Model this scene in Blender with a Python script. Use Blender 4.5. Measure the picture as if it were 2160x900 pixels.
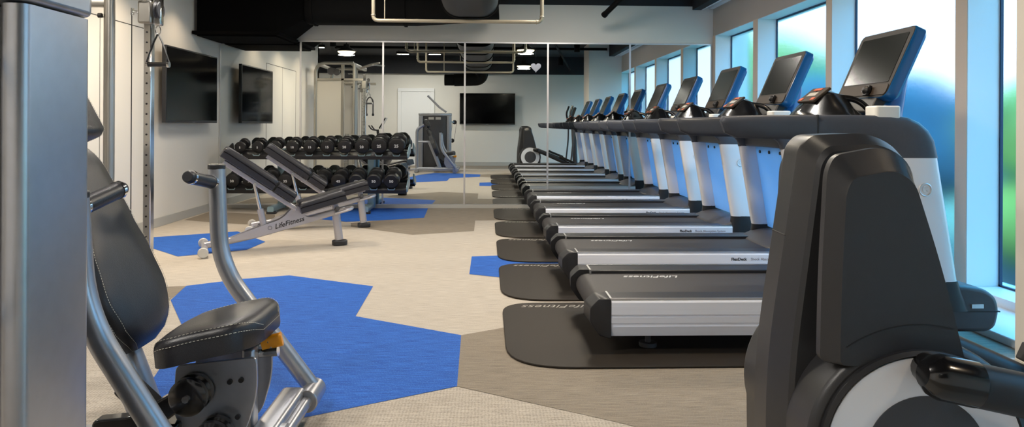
import bpy, bmesh, math, random
from mathutils import Vector, Matrix
random.seed(7)
PI = math.pi
SC = bpy.context.scene
COL = SC.collection
for o in list(bpy.data.objects):
    bpy.data.objects.remove(o)

# ------------------------------------------------------------------ camera
MIRROR_Y = 9.73
cam_d = bpy.data.cameras.new('camera')
cam = bpy.data.objects.new('camera', cam_d); COL.objects.link(cam)
cam_d.sensor_width = 36.0
cam_d.lens = 1520.0 / 2160.0 * 36.0
cam_d.shift_y = -186.0 / 2160.0
cam_d.clip_start = 0.02; cam_d.clip_end = 300
yaw = math.atan(55.0 / 1520.0)
cam.matrix_world = (Matrix.Translation((0, 0, 1.12)) @ Matrix.Rotation(-yaw, 4, 'Z')
                    @ Matrix.Rotation(PI / 2, 4, 'X') @ Matrix.Rotation(0.005, 4, 'Z'))
SC.camera = cam

# ------------------------------------------------------------------ exposure, sky
SC.view_settings.view_transform = 'Standard'
SC.view_settings.look = 'None'
SC.view_settings.gamma = 1.0
SC.view_settings.use_curve_mapping = False
SC.view_settings.exposure = 0.0
world = bpy.data.worlds.new('sky'); SC.world = world
world.use_nodes = True
wn = world.node_tree; wn.nodes.clear()
wo = wn.nodes.new('ShaderNodeOutputWorld'); wb = wn.nodes.new('ShaderNodeBackground')
wr = wn.nodes.new('ShaderNodeValToRGB'); wt = wn.nodes.new('ShaderNodeTexCoord'); ws = wn.nodes.new('ShaderNodeSeparateXYZ')
wn.links.new(wt.outputs['Generated'], ws.inputs[0]); wn.links.new(ws.outputs['Z'], wr.inputs[0])
wn.links.new(wr.outputs[0], wb.inputs[0]); wn.links.new(wb.outputs[0], wo.inputs[0])
wr.color_ramp.elements[0].position = 0.0; wr.color_ramp.elements[0].color = (0.22, 0.25, 0.29, 1)
wr.color_ramp.elements[1].position = 0.50; wr.color_ramp.elements[1].color = (0.085, 0.46, 0.82, 1)
e_ = wr.color_ramp.elements.new(0.19); e_.color = (0.18, 0.27, 0.36, 1)
wb.inputs[1].default_value = 7.5
sun_d = bpy.data.lights.new('sun', 'SUN'); sun_d.energy = 4.5; sun_d.angle = 0.05; sun_d.color = (1, .95, .85)
sun = bpy.data.objects.new('sun', sun_d); COL.objects.link(sun); sun.rotation_euler = (math.radians(12), math.radians(-50), 0)   # over the roof, from behind the building

def light(name, kind, loc, energy, color, size=0.3, rot=(0, 0, 0), spot=None, size_y=None, shape=None, parent=None):
    d = bpy.data.lights.new(name, kind); d.energy = energy; d.color = color
    if kind == 'AREA':
        d.shape = shape or 'DISK'; d.size = size
        if size_y: d.size_y = size_y
    else:
        d.shadow_soft_size = size
    if spot: d.spot_size = spot; d.spot_blend = 0.7
    o = bpy.data.objects.new(name, d); COL.objects.link(o)
    o.location = loc; o.rotation_euler = rot
    if parent: o.parent = parent
    return o
# sky portal along the window wall (lets the sky light in, emits nothing itself)
pt = light('sky_portal', 'AREA', (3.42, 5.6, 1.22), 1, (1, 1, 1), 8.6, (0, PI / 2, 0), size_y=2.4, shape='RECTANGLE')
pt.rotation_euler = (PI/2, 0, PI/2)
pt.data.cycles.is_portal = True

# ------------------------------------------------------------------ materials
def rgb(r, g, b):
    f = lambda c: (c / 255 / 12.92) if c / 255 <= 0.04045 else ((c / 255 + 0.055) / 1.055) ** 2.4
    return (f(r), f(g), f(b), 1)
MATS = {}
def mat(name, color, rough=0.5, metal=0.0, noise=0.0, scale=20.0, stretch=(1, 1, 1), bump=0.0, bscale=None, coat=0.0, emit=None, estr=0.0, spec=0.5, trans=0.0):
    m = bpy.data.materials.new(name); m.use_nodes = True
    nt = m.node_tree; b = nt.nodes['Principled BSDF']
    b.inputs['Base Color'].default_value = color
    b.inputs['Roughness'].default_value = rough
    b.inputs['Metallic'].default_value = metal
    b.inputs['Specular IOR Level'].default_value = spec
    if coat: b.inputs['Coat Weight'].default_value = coat; b.inputs['Coat Roughness'].default_value = 0.1
    if trans: b.inputs['Transmission Weight'].default_value = trans
    if emit: b.inputs['Emission Color'].default_value = emit; b.inputs['Emission Strength'].default_value = estr
    tc = nt.nodes.new('ShaderNodeTexCoord'); mp = nt.nodes.new('ShaderNodeMapping')
    mp.inputs['Scale'].default_value = stretch
    nt.links.new(tc.outputs['Object'], mp.inputs[0])
    n = nt.nodes.new('ShaderNodeTexNoise'); n.inputs['Scale'].default_value = scale; n.inputs['Detail'].default_value = 3
    nt.links.new(mp.outputs[0], n.inputs['Vector'])
    if noise:
        mx = nt.nodes.new('ShaderNodeMix'); mx.data_type = 'RGBA'
        mx.inputs[6].default_value = tuple(c * (1 - noise) for c in color[:3]) + (1,)
        mx.inputs[7].default_value = tuple(min(1, c * (1 + noise)) for c in color[:3]) + (1,)
        rp = nt.nodes.new('ShaderNodeMapRange'); rp.inputs[1].default_value = 0.3; rp.inputs[2].default_value = 0.7
        nt.links.new(n.outputs['Fac'], rp.inputs[0]); nt.links.new(rp.outputs[0], mx.inputs[0])
        nt.links.new(mx.outputs[2], b.inputs['Base Color'])
    if bump:
        bp = nt.nodes.new('ShaderNodeBump'); bp.inputs['Strength'].default_value = bump; bp.inputs['Distance'].default_value = 0.004
        if bscale:
            n2 = nt.nodes.new('ShaderNodeTexNoise'); n2.inputs['Scale'].default_value = bscale
            nt.links.new(mp.outputs[0], n2.inputs['Vector']); nt.links.new(n2.outputs['Fac'], bp.inputs['Height'])
        else: nt.links.new(n.outputs['Fac'], bp.inputs['Height'])
        nt.links.new(bp.outputs[0], b.inputs['Normal'])
    MATS[name] = m
    return m

def carpet(name, c1, c2, c3, dots=False):
    """woven vinyl: fine horizontal streaks crossed by a weave"""
    m = bpy.data.materials.new(name); m.use_nodes = True; nt = m.node_tree; b = nt.nodes['Principled BSDF']
    b.inputs['Roughness'].default_value = 0.75; b.inputs['Specular IOR Level'].default_value = 0.25
    tc = nt.nodes.new('ShaderNodeTexCoord')
    def noise(sx, sy, det=4):
        mp = nt.nodes.new('ShaderNodeMapping'); mp.inputs['Scale'].default_value = (sx, sy, 1)
        n = nt.nodes.new('ShaderNodeTexNoise'); n.inputs['Scale'].default_value = 1; n.inputs['Detail'].default_value = det
        nt.links.new(tc.outputs['Object'], mp.inputs[0]); nt.links.new(mp.outputs[0], n.inputs['Vector']); return n
    n1 = noise(9, 170); n2 = noise(280, 70); n3 = noise(1.2, 1.2)
    mx = nt.nodes.new('ShaderNodeMix'); mx.data_type = 'RGBA'; mx.inputs[6].default_value = c2; mx.inputs[7].default_value = c3
    r1 = nt.nodes.new('ShaderNodeMapRange'); r1.inputs[1].default_value = 0.35; r1.inputs[2].default_value = 0.65
    nt.links.new(n1.outputs['Fac'], r1.inputs[0]); nt.links.new(r1.outputs[0], mx.inputs[0])
    mx2 = nt.nodes.new('ShaderNodeMix'); mx2.data_type = 'RGBA'; mx2.inputs[7].default_value = c1
    r2 = nt.nodes.new('ShaderNodeMapRange'); r2.inputs[1].default_value = 0.5; r2.inputs[2].default_value = 0.9
    nt.links.new(n2.outputs['Fac'], r2.inputs[0]); nt.links.new(r2.outputs[0], mx2.inputs[0]); nt.links.new(mx.outputs[2], mx2.inputs[6])
    last = mx2.outputs[2]
    if dots:
        v = nt.nodes.new('ShaderNodeTexVoronoi'); v.inputs['Scale'].default_value = 75; v.inputs['Randomness'].default_value = 0.35
        nt.links.new(tc.outputs['Object'], v.inputs['Vector'])
        r4 = nt.nodes.new('ShaderNodeMapRange'); r4.inputs[1].default_value = 0.25; r4.inputs[2].default_value = 0.4; r4.inputs[3].default_value = 0.75; r4.inputs[4].default_value = 1.0
        nt.links.new(v.outputs['Distance'], r4.inputs[0])
        mm = nt.nodes.new('ShaderNodeMix'); mm.data_type = 'RGBA'; mm.blend_type = 'MULTIPLY'; mm.inputs[0].default_value = 1
        nt.links.new(last, mm.inputs[6]); nt.links.new(r4.outputs[0], mm.inputs[7]); last = mm.outputs[2]
    nt.links.new(last, b.inputs['Base Color'])
    bp = nt.nodes.new('ShaderNodeBump'); bp.inputs['Strength'].default_value = 0.35; bp.inputs['Distance'].default_value = 0.002
    nt.links.new(n1.outputs['Fac'], bp.inputs['Height']); nt.links.new(bp.outputs[0], b.inputs['Normal'])
    MATS[name] = m; return m

carpet('carpet_beige', rgb(206, 198, 187), rgb(166, 156, 144), rgb(194, 185, 172))
carpet('carpet_grey', rgb(204, 194, 180), rgb(160, 150, 138), rgb(194, 184, 170), dots=True)
carpet('carpet_taupe', rgb(158, 147, 132), rgb(118, 108, 96), rgb(146, 135, 120))
carpet('carpet_blue', rgb(84, 140, 214), rgb(20, 68, 150), rgb(44, 104, 196))
W_WALL = mat('wall_paint', rgb(222, 218, 210), 0.6, noise=0.01, scale=1.5)
mat('ceiling_black', rgb(36, 37, 42), 0.8, noise=0.2, scale=2)
mat('duct_black', rgb(10, 10, 10), 0.8, noise=0.2, scale=4, spec=0.2)
mat('duct_deep', rgb(3, 3, 3), 0.9, spec=0.1)
mat('duct_grey', rgb(40, 41, 43), 0.55, noise=0.1, scale=4)
mat('pipe_beige', rgb(190, 178, 155), 0.4, 0.3)
mat('baseboard', rgb(178, 176, 170), 0.6)
mat('seam', rgb(70, 68, 64), 0.8)
mat('jamb_white', rgb(232, 232, 232), 0.45)
mat('dark_gasket', rgb(30, 60, 90), 0.5)
mat('mirror', (0.72, 0.755, 0.745, 1), 0.0, 1.0)
mat('chrome', (0.8, 0.8, 0.8, 1), 0.12, 1.0)
mat('aluminium', (0.72, 0.72, 0.73, 1), 0.35, 1.0)
mat('silver_paint', rgb(180, 182, 188), 0.33, 0.85, noise=0.03, scale=30)
mat('bench_silver', rgb(182, 180, 186), 0.3, 0.6)
mat('trainer_silver', rgb(176, 172, 164), 0.3, 0.8)
mat('rail_silver', rgb(240, 241, 248), 0.32, 0.1, noise=0.02, scale=3, stretch=(1, 1, 30))
mat('upright_white', rgb(236, 236, 240), 0.3, 0.15)
mat('panel_pale', rgb(178, 205, 228), 0.35, 0.1)
mat('black_plastic', rgb(34, 34, 37), 0.42, noise=0.05, scale=60, bump=0.1, bscale=900)
mat('grey_plastic', rgb(66, 66, 70), 0.42, noise=0.03, scale=40, bump=0.12, bscale=700)
mat('shroud_plastic', rgb(48, 48, 50), 0.35, noise=0.03, scale=40, bump=0.12, bscale=700)
mat('rail_rubber', rgb(66, 70, 80), 0.36, noise=0.04, scale=50, bump=0.1, bscale=600)
mat('gloss_black', rgb(18, 18, 20), 0.18, coat=0.5)
mat('screen', rgb(26, 29, 27), 0.2, spec=0.35)
mat('console_skylit', rgb(18, 88, 146), 0.28, coat=0.4)  # blue of the window light on housing and stem, put into the base colour
mat('bezel', rgb(38, 35, 34), 0.55, spec=0.3)
mat('tv_screen', rgb(5, 5, 6), 0.08, spec=0.3)
mat('belt_black', rgb(46, 44, 45), 0.55, noise=0.12, scale=300, bump=0.15, bscale=500)
mat('mat_rubber', rgb(42, 36, 30), 0.6, noise=0.1, scale=200, bump=0.15, bscale=300, spec=0.25)
mat('vinyl_black', rgb(38, 38, 42), 0.36, noise=0.04, scale=80, bump=0.2, bscale=350)
mat('vinyl_bench', rgb(40, 40, 46), 0.32, noise=0.05, scale=60, bump=0.1, bscale=300)
mat('thread', rgb(205, 200, 185), 0.7)
mat('brownish', rgb(56, 47, 40), 0.55, spec=0.3)
mat('print_white', rgb(205, 205, 205), 0.5)
mat('pier_beige', rgb(205, 188, 168), 0.6)
mat('header_grey', rgb(178, 170, 160), 0.6, noise=0.02, scale=2)
mat('print_dim', rgb(165, 158, 148), 0.5)
mat('print_grey', rgb(120, 120, 130), 0.5)
mat('print_black', rgb(20, 20, 22), 0.5)
mat('urethane', rgb(26, 26, 28), 0.38, noise=0.05, scale=60)
mat('steel_knurl', (0.5, 0.5, 0.5, 1), 0.35, 1.0, bump=0.3, bscale=400)
mat('rack_blue', rgb(150, 178, 190), 0.3, 0.6)
mat('orange', rgb(245, 160, 25), 0.4)
mat('red_orange', rgb(190, 92, 58), 0.5)
mat('white_plastic', rgb(235, 235, 232), 0.4)
mat('frosted', rgb(200, 197, 190), 0.3, 0.15)
mat('disc_white', rgb(232, 234, 240), 0.3, 0.1)
mat('cable', rgb(20, 20, 20), 0.4)
mat('lamp_glow', (1, 0.9, 0.7, 1), 0.5, emit=(1.0, 0.80, 0.5, 1), estr=4)
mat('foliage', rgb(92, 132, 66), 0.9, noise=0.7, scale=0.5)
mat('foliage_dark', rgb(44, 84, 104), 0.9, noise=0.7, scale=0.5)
mat('bark', rgb(70, 60, 50), 0.9, noise=0.2)
mat('ground', rgb(130, 140, 120), 0.9, noise=0.3, scale=0.5)
mat('facade', rgb(140, 160, 180), 0.7, noise=0.05)
m_ = MATS['panel_pale']; n_ = m_.node_tree; b_ = n_.nodes['Principled BSDF']
ts_ = n_.nodes.new('ShaderNodeBsdfTranslucent'); ts_.inputs[0].default_value = rgb(190, 225, 250); ms_ = n_.nodes.new('ShaderNodeMixShader'); ms_.inputs[0].default_value = 0.55
n_.links.new(b_.outputs[0], ms_.inputs[1]); n_.links.new(ts_.outputs[0], ms_.inputs[2]); n_.links.new(ms_.outputs[0], n_.nodes['Material Output'].inputs[0])
g = bpy.data.materials.new('window_glass'); g.use_nodes = True; nt = g.node_tree; nt.nodes.clear()   # panes with a light diffusing film
o_ = nt.nodes.new('ShaderNodeOutputMaterial'); rf_ = nt.nodes.new('ShaderNodeBsdfRefraction')
rf_.inputs['Color'].default_value = (0.90, 0.96, 1, 1); rf_.inputs['IOR'].default_value = 1.12; rf_.inputs['Roughness'].default_value = 0.24
nt.links.new(rf_.outputs[0], o_.inputs[0])
MATS['glass'] = g

# ------------------------------------------------------------------ mesh builder
class MB:
    def __init__(s): s.v = []; s.f = []; s.mi = []; s.cur = 0; s.mats = []
    def use(s, m):
        if m not in s.mats: s.mats.append(m)
        s.cur = s.mats.index(m); return s
    def add(s, vs, fs, M=None):
        n = len(s.v)
        for p in vs:
            p = Vector(p); s.v.append(M @ p if M else p)
        for f in fs: s.f.append([i + n for i in f]); s.mi.append(s.cur)
        return s
    def box(s, x0, x1, y0, y1, z0, z1, M=None):
        vs = [(x, y, z) for x in (x0, x1) for y in (y0, y1) for z in (z0, z1)]
        return s.add(vs, [(0, 1, 3, 2), (4, 6, 7, 5), (0, 4, 5, 1), (2, 3, 7, 6), (0, 2, 6, 4), (1, 5, 7, 3)], M)
    def prism(s, pts, a0, a1, axis='y', M=None):
        """polygon pts; axis = extrusion axis. axis y: pts (x,z); z: (x,y); x: (y,z)"""
        n = len(pts)
        def mk(p, a):
            return {'y': (p[0], a, p[1]), 'z': (p[0], p[1], a), 'x': (a, p[0], p[1])}[axis]
        vs = [mk(p, a0) for p in pts] + [mk(p, a1) for p in pts]
        fs = [list(range(n)), list(range(2 * n - 1, n - 1, -1))] + [(i, i + n, (i + 1) % n + n, (i + 1) % n) for i in range(n)]
        return s.add(vs, fs, M)
    def loft(s, rings, caps=True, closed=True, M=None):
        n = len(rings[0]); vs = [p for r in rings for p in r]; fs = []
        for k in range(len(rings) - 1):
            for i in range(n if closed else n - 1):
                a = k * n + i; b = k * n + (i + 1) % n
                fs.append((a, b, b + n, a + n))
        if caps: fs.append(list(range(n - 1, -1, -1))); fs.append([len(rings) * n - n + i for i in range(n)])
        return s.add(vs, fs, M)
    def sweep(s, path, sec, up=(0, 0, 1), caps=True, scale=None, M=None):
        """sec: list of (a,b): a along side, b along up"""
        P = [Vector(p) for p in path]; rings = []; up = Vector(up)
        for i, p in enumerate(P):
            t = (P[min(i + 1, len(P) - 1)] - P[max(i - 1, 0)]).normalized()
            side = t.cross(up)
            if side.length < 1e-4: side = t.cross(Vector((1, 0, 0)))
            side.normalize(); u = side.cross(t).normalized()
            k = scale[i] if scale else 1
            if i == 0: prev = side
            if side.dot(prev) < 0: side = -side; u = -u
            prev = side
            rings.append([p + side * a * k + u * b * k for a, b in sec])
        return s.loft(rings, caps, M=M)
    def tube(s, path, r, n=14, up=(0, 0, 1), **k): return s.sweep(path, circ(r, n), up, **k)
    def cyl(s, p0, p1, r, n=20, r2=None):
        P0, P1 = Vector(p0), Vector(p1); t = (P1 - P0).normalized()
        a = t.orthogonal().normalized(); b = t.cross(a)
        r2 = r if r2 is None else r2
        ring = lambda c, q: [c + a * math.cos(2 * PI * i / n) * q + b * math.sin(2 * PI * i / n) * q for i in range(n)]
        return s.loft([ring(P0, r), ring(P1, r2)])
    def lathe(s, prof, c, axis, n=32):
        """prof: list of (r, h) along axis from c"""
        c = Vector(c); t = Vector(axis).normalized(); a = t.orthogonal().normalized(); b = t.cross(a)
        rings = [[c + t * h + (a * math.cos(2 * PI * i / n) + b * math.sin(2 * PI * i / n)) * max(r, 1e-4) for i in range(n)] for r, h in prof]
        return s.loft(rings)
    def torus(s, c, axis, R, r, n=40, m=10):
        c = Vector(c); t = Vector(axis).normalized(); a = t.orthogonal().normalized(); b = t.cross(a)
        vs = []; fs = []
        for i in range(n):
            d = a * math.cos(2 * PI * i / n) + b * math.sin(2 * PI * i / n)
            for j in range(m): vs.append(c + d * (R + r * math.cos(2 * PI * j / m)) + t * r * math.sin(2 * PI * j / m))
        for i in range(n):
            for j in range(m):
                fs.append((i * m + j, ((i + 1) % n) * m + j, ((i + 1) % n) * m + (j + 1) % m, i * m + (j + 1) % m))
        return s.add(vs, fs)
    def build(s, name, m=None, parent=None, bevel=0, seg=2, sub=0, angle=35, label=None):
        me = bpy.data.meshes.new(name)
        off = Vector((0, 0, 0))
        if parent:
            off = parent.get('_o') or None
            off = Vector(off) if off else Vector((0, 0, 0))
        me.from_pydata([tuple(p - off) for p in s.v], [], s.f)
        bm = bmesh.new(); bm.from_mesh(me); bmesh.ops.recalc_face_normals(bm, faces=bm.faces); bm.to_mesh(me); bm.free()
        ml = s.mats if s.mats else [m]
        for q in ml: me.materials.append(MATS[q])
        if s.mats: me.polygons.foreach_set('material_index', s.mi)
        me.polygons.foreach_set('use_smooth', [True] * len(me.polygons))
        me.set_sharp_from_angle(angle=math.radians(angle))
        o = bpy.data.objects.new(name, me); COL.objects.link(o)
        if parent:
            o.parent = parent
            o['_o'] = tuple(off)
        if bevel:
            b = o.modifiers.new('bevel', 'BEVEL'); b.width = bevel; b.segments = seg; b.limit_method = 'ANGLE'; b.angle_limit = math.radians(30); b.harden_normals = False
        if sub:
            u = o.modifiers.new('sub', 'SUBSURF'); u.levels = sub; u.render_levels = sub
        if label: o['label'] = label
        return o
def circ(r, n=16, ry=None): return [(r * math.cos(2 * PI * i / n), (ry or r) * math.sin(2 * PI * i / n)) for i in range(n)]
def rrect(w, h, r, n=4):
    pts = []
    for cx, cy, a in ((w / 2 - r, h / 2 - r, 0), (-w / 2 + r, h / 2 - r, PI / 2), (-w / 2 + r, -h / 2 + r, PI), (w / 2 - r, -h / 2 + r, 1.5 * PI)):
        for i in range(n + 1): t = a + PI / 2 * i / n; pts.append((cx + r * math.cos(t), cy + r * math.sin(t)))
    return pts
def fillet(pts, r, n=8):
    P = [Vector(p) for p in pts]; out = [P[0]]
    for i in range(1, len(P) - 1):
        a = (P[i - 1] - P[i]); b = (P[i + 1] - P[i]); d = min(r, a.length * 0.48, b.length * 0.48)
        p0 = P[i] + a.normalized() * d; p2 = P[i] + b.normalized() * d
        for k in range(n + 1):
            t = k / n; out.append(p0 * (1 - t) ** 2 + P[i] * 2 * t * (1 - t) + p2 * t * t)
    out.append(P[-1]); return out
def round_poly(pts, r, n=5):
    """2-D polygon with rounded corners"""
    out = []; N = len(pts)
    for i in range(N):
        p = Vector(pts[i]); a = Vector(pts[i - 1]) - p; b = Vector(pts[(i + 1) % N]) - p
        rr = r[i] if isinstance(r, (list, tuple)) else r
        d = min(rr, a.length * 0.48, b.length * 0.48)
        if d < 1e-5: out.append(tuple(p)); continue
        p0 = p + a.normalized() * d; p2 = p + b.normalized() * d
        for k in range(n + 1):
            t = k / n; q = p0 * (1 - t) ** 2 + p * 2 * t * (1 - t) + p2 * t * t; out.append(tuple(q))
    return out
TEXTS = {}
def text(name, body, size, M, m, parent=None, shear=0.0, extrude=0.0006, spacing=1.0, bold=0.0, label=None):
    key = (body, size, shear, extrude, spacing, bold)
    if key not in TEXTS:
        cu = bpy.data.curves.new('txt', 'FONT'); cu.body = body; cu.size = size; cu.shear = shear; cu.extrude = extrude
        cu.align_x = 'CENTER'; cu.align_y = 'CENTER'; cu.space_character = spacing; cu.offset = bold
        cu.resolution_u = 3
        t = bpy.data.objects.new('txt', cu); COL.objects.link(t)
        dg = bpy.context.evaluated_depsgraph_get(); dg.update()
        TEXTS[key] = bpy.data.meshes.new_from_object(t.evaluated_get(dg))
        bpy.data.objects.remove(t); bpy.data.curves.remove(cu)
    me = TEXTS[key].copy(); me.materials.clear(); me.materials.append(MATS[m])
    off = Vector(parent.get('_o', (0, 0, 0))) if parent else Vector((0, 0, 0))
    me.transform(Matrix.Translation(-off) @ M)
    o = bpy.data.objects.new(name, me); COL.objects.link(o)
    if parent: o.parent = parent; o['_o'] = tuple(off)
    if label: o['label'] = label
    return o
def frame(o, x, y):
    """matrix with local x, y axes at o"""
    x = Vector(x).normalized(); y = Vector(y).normalized(); z = x.cross(y)
    M = Matrix((x, y, z)).transposed().to_4x4(); M.translation = Vector(o); return M
def thing(name, loc, label, cat, group=None):
    o = bpy.data.objects.new(name, None); COL.objects.link(o); o.location = loc; o.empty_display_size = 0.1
    o['_o'] = tuple(loc); o['label'] = label; o['category'] = cat
    if group: o['group'] = group
    return o
def tag(o, label, cat, group=None, kind=None):
    if label: o['label'] = label
    if cat: o['category'] = cat
    if group: o['group'] = group
    if kind: o['kind'] = kind
    return o
def struct(mb, name, m=None, parent=None, **k):
    o = mb.build(name, m, parent, **k)
    if not parent: o['kind'] = 'structure'
    return o
def copy_thing(src, loc, label, rotz=None):
    r = src.copy(); COL.objects.link(r); r.location = loc; r['label'] = label
    if rotz is not None: r.rotation_euler = (0, 0, rotz)
    for ch in list(src.children):
        c = ch.copy(); COL.objects.link(c); c.parent = r
        for gch in list(ch.children):
            d = gch.copy(); COL.objects.link(d); d.parent = c
    return r

# ------------------------------------------------------------------ room shell
YB = -0.45; XR = 3.09; XG = 3.30; XL = -3.55; ZC = 3.0; XL2 = -5.2; YJ = 4.0
fl = MB().use('carpet_beige')
fl.add([(XL2, YB, 0), (XR + .3, YB, 0), (XR + .3, MIRROR_Y, 0), (XL2, MIRROR_Y, 0)], [(0, 1, 2, 3)])
fl.add([(XL2, YB, -.1), (XR + .3, YB, -.1), (XR + .3, MIRROR_Y, -.1), (XL2, MIRROR_Y, -.1)], [(3, 2, 1, 0)])
def patch(pts, m, z):
    fl.use(m); fl.add([(x, y, z) for x, y in pts], [list(range(len(pts)))])
patch([(-2.6, -.4), (1.5, -.4), (1.5, 1.9), (.524, 2.69), (-.118, 3.09), (-.68, 2.78), (-1.3, 2.9), (-1.62, 3.95), (-2.6, 4.4), (-3.2, 3.0)], 'carpet_grey', .001)
patch([(-1.992, 4.644), (-2.06, 5.05), (-1.75, 5.27), (-1.45, 5.39), (-.775, 5.02), (-.755, 4.237), (-.126, 3.845), (-.118, 3.093), (-.68, 2.78), (-1.18, 2.6), (-1.45, 3.2), (-1.62, 3.95)], 'carpet_blue', .002)
patch([(-.119, 5.42), (-.115, 6.145), (.31, 6.23), (.75, 5.9), (.5, 5.1)], 'carpet_blue', .002)
patch([(-3.5, 7.1), (-3.26, 7.22), (-2.58, 7.6), (-2.09, 6.93), (-2.12, 6.49), (-2.59, 6.17), (-2.95, 6.54), (-3.5, 6.8)], 'carpet_blue', .002)
patch([(-.77, 9.7), (-.74, 8.72), (-1.24, 8.46), (-1.6, 8.35), (-2.3, 8.8), (-1.9, 9.7)], 'carpet_blue', .002)
patch([(-.77, 9.7), (-.74, 8.72), (-1.24, 8.46), (-1.53, 8.25), (-1.473, 7.951), (-.742, 7.368), (-.12, 7.63), (-.12, 8.46), (.4, 8.5), (.4, 9.7)], 'carpet_taupe', .001)
patch([(-3.5, 9.3), (-2.6, 9.0), (-2.3, 8.0), (-3.1, 8.3), (-3.5, 8.5)], 'carpet_taupe', .001)
patch([(-.126, 3.845), (.3, 4.1), (1.1, 4.6), (3.0, 4.3), (3.0, 2.0), (1.5, 1.9), (.524, 2.69), (-.118, 3.093)], 'carpet_taupe', .002)
patch([(-2.35, 4.5), (-2.0, 4.65), (-2.06, 5.05), (-2.5, 4.95)], 'carpet_taupe', .002)
patch([(-5, -.4), (3, -.4), (3, .7), (0, 1.0), (-2, .6), (-5, .9)], 'carpet_taupe', .003)
floor = fl.build('floor'); floor['kind'] = 'structure'
struct(MB().box(XL2, XR + .5, YB - .1, MIRROR_Y + .1, ZC, ZC + .1), 'ceiling', 'ceiling_black')
struct(MB().box(XL - .1, XR + .5, MIRROR_Y, MIRROR_Y + .12, 0, 2.75), 'wall_back', 'wall_paint')
struct(MB().box(XL, XR + .3, MIRROR_Y - .02, MIRROR_Y + .12, 2.75, ZC), 'trim_1', 'ceiling_black')
struct(MB().box(XL2, XR + .5, YB - .12, YB, 0, 2.52), 'wall_front', 'wall_paint')
struct(MB().box(XL2, XR + .5, YB - .12, YB + .15, 2.52, ZC), 'trim_2', 'ceiling_black')
wl = MB()
wl.box(XL - .12, XL, YJ, MIRROR_Y + .12, 0, ZC).box(XL2, XL, YJ - .0, YJ + .1, 0, ZC).box(XL2 - .1, XL2, YB, YJ + .1, 0, ZC)
struct(wl, 'wall_left', 'wall_paint')
# flush panel door in the left wall, drawn by its hairline joints
dr = MB().box(XL - .01, XL + .002, 5.87, 7.66, .10, 2.10)
d2 = struct(dr, 'door_2', 'wall_paint')
jn = MB()
jn.box(XL, XL + .004, 5.86, 7.67, 2.10, 2.108).box(XL, XL + .004, 7.662, 7.67, .1, 2.1).box(XL, XL + .004, 5.86, 5.868, .1, 2.1).box(XL, XL + .004, 6.75, 6.756, .1, 2.1)
jn.build('joint', 'seam', d2)
struct(MB().box(XL, XL + .012, YJ, MIRROR_Y - .03, 0, .10), 'baseboard_left', 'baseboard', bevel=.003)
struct(MB().box(XL2, XR, YB, YB + .012, 0, .10), 'baseboard_front', 'baseboard')
struct(MB().box(XL, XR, MIRROR_Y - .02, MIRROR_Y, 0, .045), 'baseboard_back', 'baseboard', bevel=.003)

# window wall: piers, header, sill ledge
PIERS = [(-.45, -.3), (.95, 1.07), (2.70, 2.84), (4.52, 4.64), (6.34, 6.45), (8.10, 8.24), (9.62, MIRROR_Y)]
wr_ = MB().use('jamb_white')
for y0, y1 in PIERS: wr_.box(XR, XG + .02, y0, y1, .10, 2.34)
wr_.use('header_grey'); wr_.box(XR, XG + .12, YB, MIRROR_Y, 2.345, ZC)
wr_.use('pier_beige')
for y0, y1 in PIERS: wr_.box(XR - .004, XR, y0 + .001, y1 - .001, .10, 2.35)
wr_.use('jamb_white'); wr_.box(XR + .001, XG + .12, YB, MIRROR_Y, 2.34, 2.345)
wr_.box(XR, XG + .12, YB, MIRROR_Y, 0, .10)
struct(wr_, 'wall_right', 'jamb_white', bevel=.003)
struct(MB().box(2.68, XR, 3.1, MIRROR_Y - .02, 0, .045), 'trim_3', 'jamb_white', bevel=.006)
struct(MB().box(2.80, 2.92, YB, MIRROR_Y - .02, 2.70, ZC), 'trim_4', 'ceiling_black')
t5 = MB().box(2.92, 2.945, YB, MIRROR_Y - .02, 2.70, 2.80).box(2.945, 3.03, YB, MIRROR_Y - .02, 2.76, 2.79).box(3.03, XR, YB, MIRROR_Y - .02, 2.715, 2.76)
struct(t5, 'trim_5', 'jamb_white')
struct(MB().box(2.34, XR, 2.25, 3.1, 0, ZC), 'wall_pier', 'wall_paint')
struct(MB().box(2.325, XR, 2.24, 3.115, 0, .10), 'baseboard_pier', 'baseboard')
for k in range(6):
    y0 = PIERS[k][1]; y1 = PIERS[k + 1][0]
    w = MB()
    for a in ((y0, y0 + .012, .10, 2.34), (y1 - .012, y1, .10, 2.34), (y0, y1, .10, .112), (y0, y1, 2.322, 2.34)):
        w.box(XG, XG + .02, *a)
    fo = struct(w, 'window_%d' % (k + 1), 'dark_gasket')
    MB().box(XG + .006, XG + .014, y0 + .01, y1 - .01, .11, 2.33).build('glass_pane', 'glass', fo)

# door in the wall behind the camera (seen in the mirrors)
dm = MB().box(-2.32, -1.52, YB, YB + .03, 0, 2.03)
d1 = struct(dm, 'door_1', 'jamb_white', bevel=.004)
fm = MB().box(-2.42, -2.32, YB, YB + .05, 0, 2.03).box(-1.52, -1.42, YB, YB + .05, 0, 2.03).box(-2.42, -1.42, YB, YB + .052, 2.03, 2.12)
fm.build('door_frame', 'jamb_white', d1, bevel=.004)
MB().cyl((-1.6, YB + .03, 1.0), (-1.6, YB + .08, 1.0), .012).tube([(-1.6, YB + .08, 1.0), (-1.72, YB + .08, 1.0)], .01).build('door_handle', 'chrome', d1)

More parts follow.
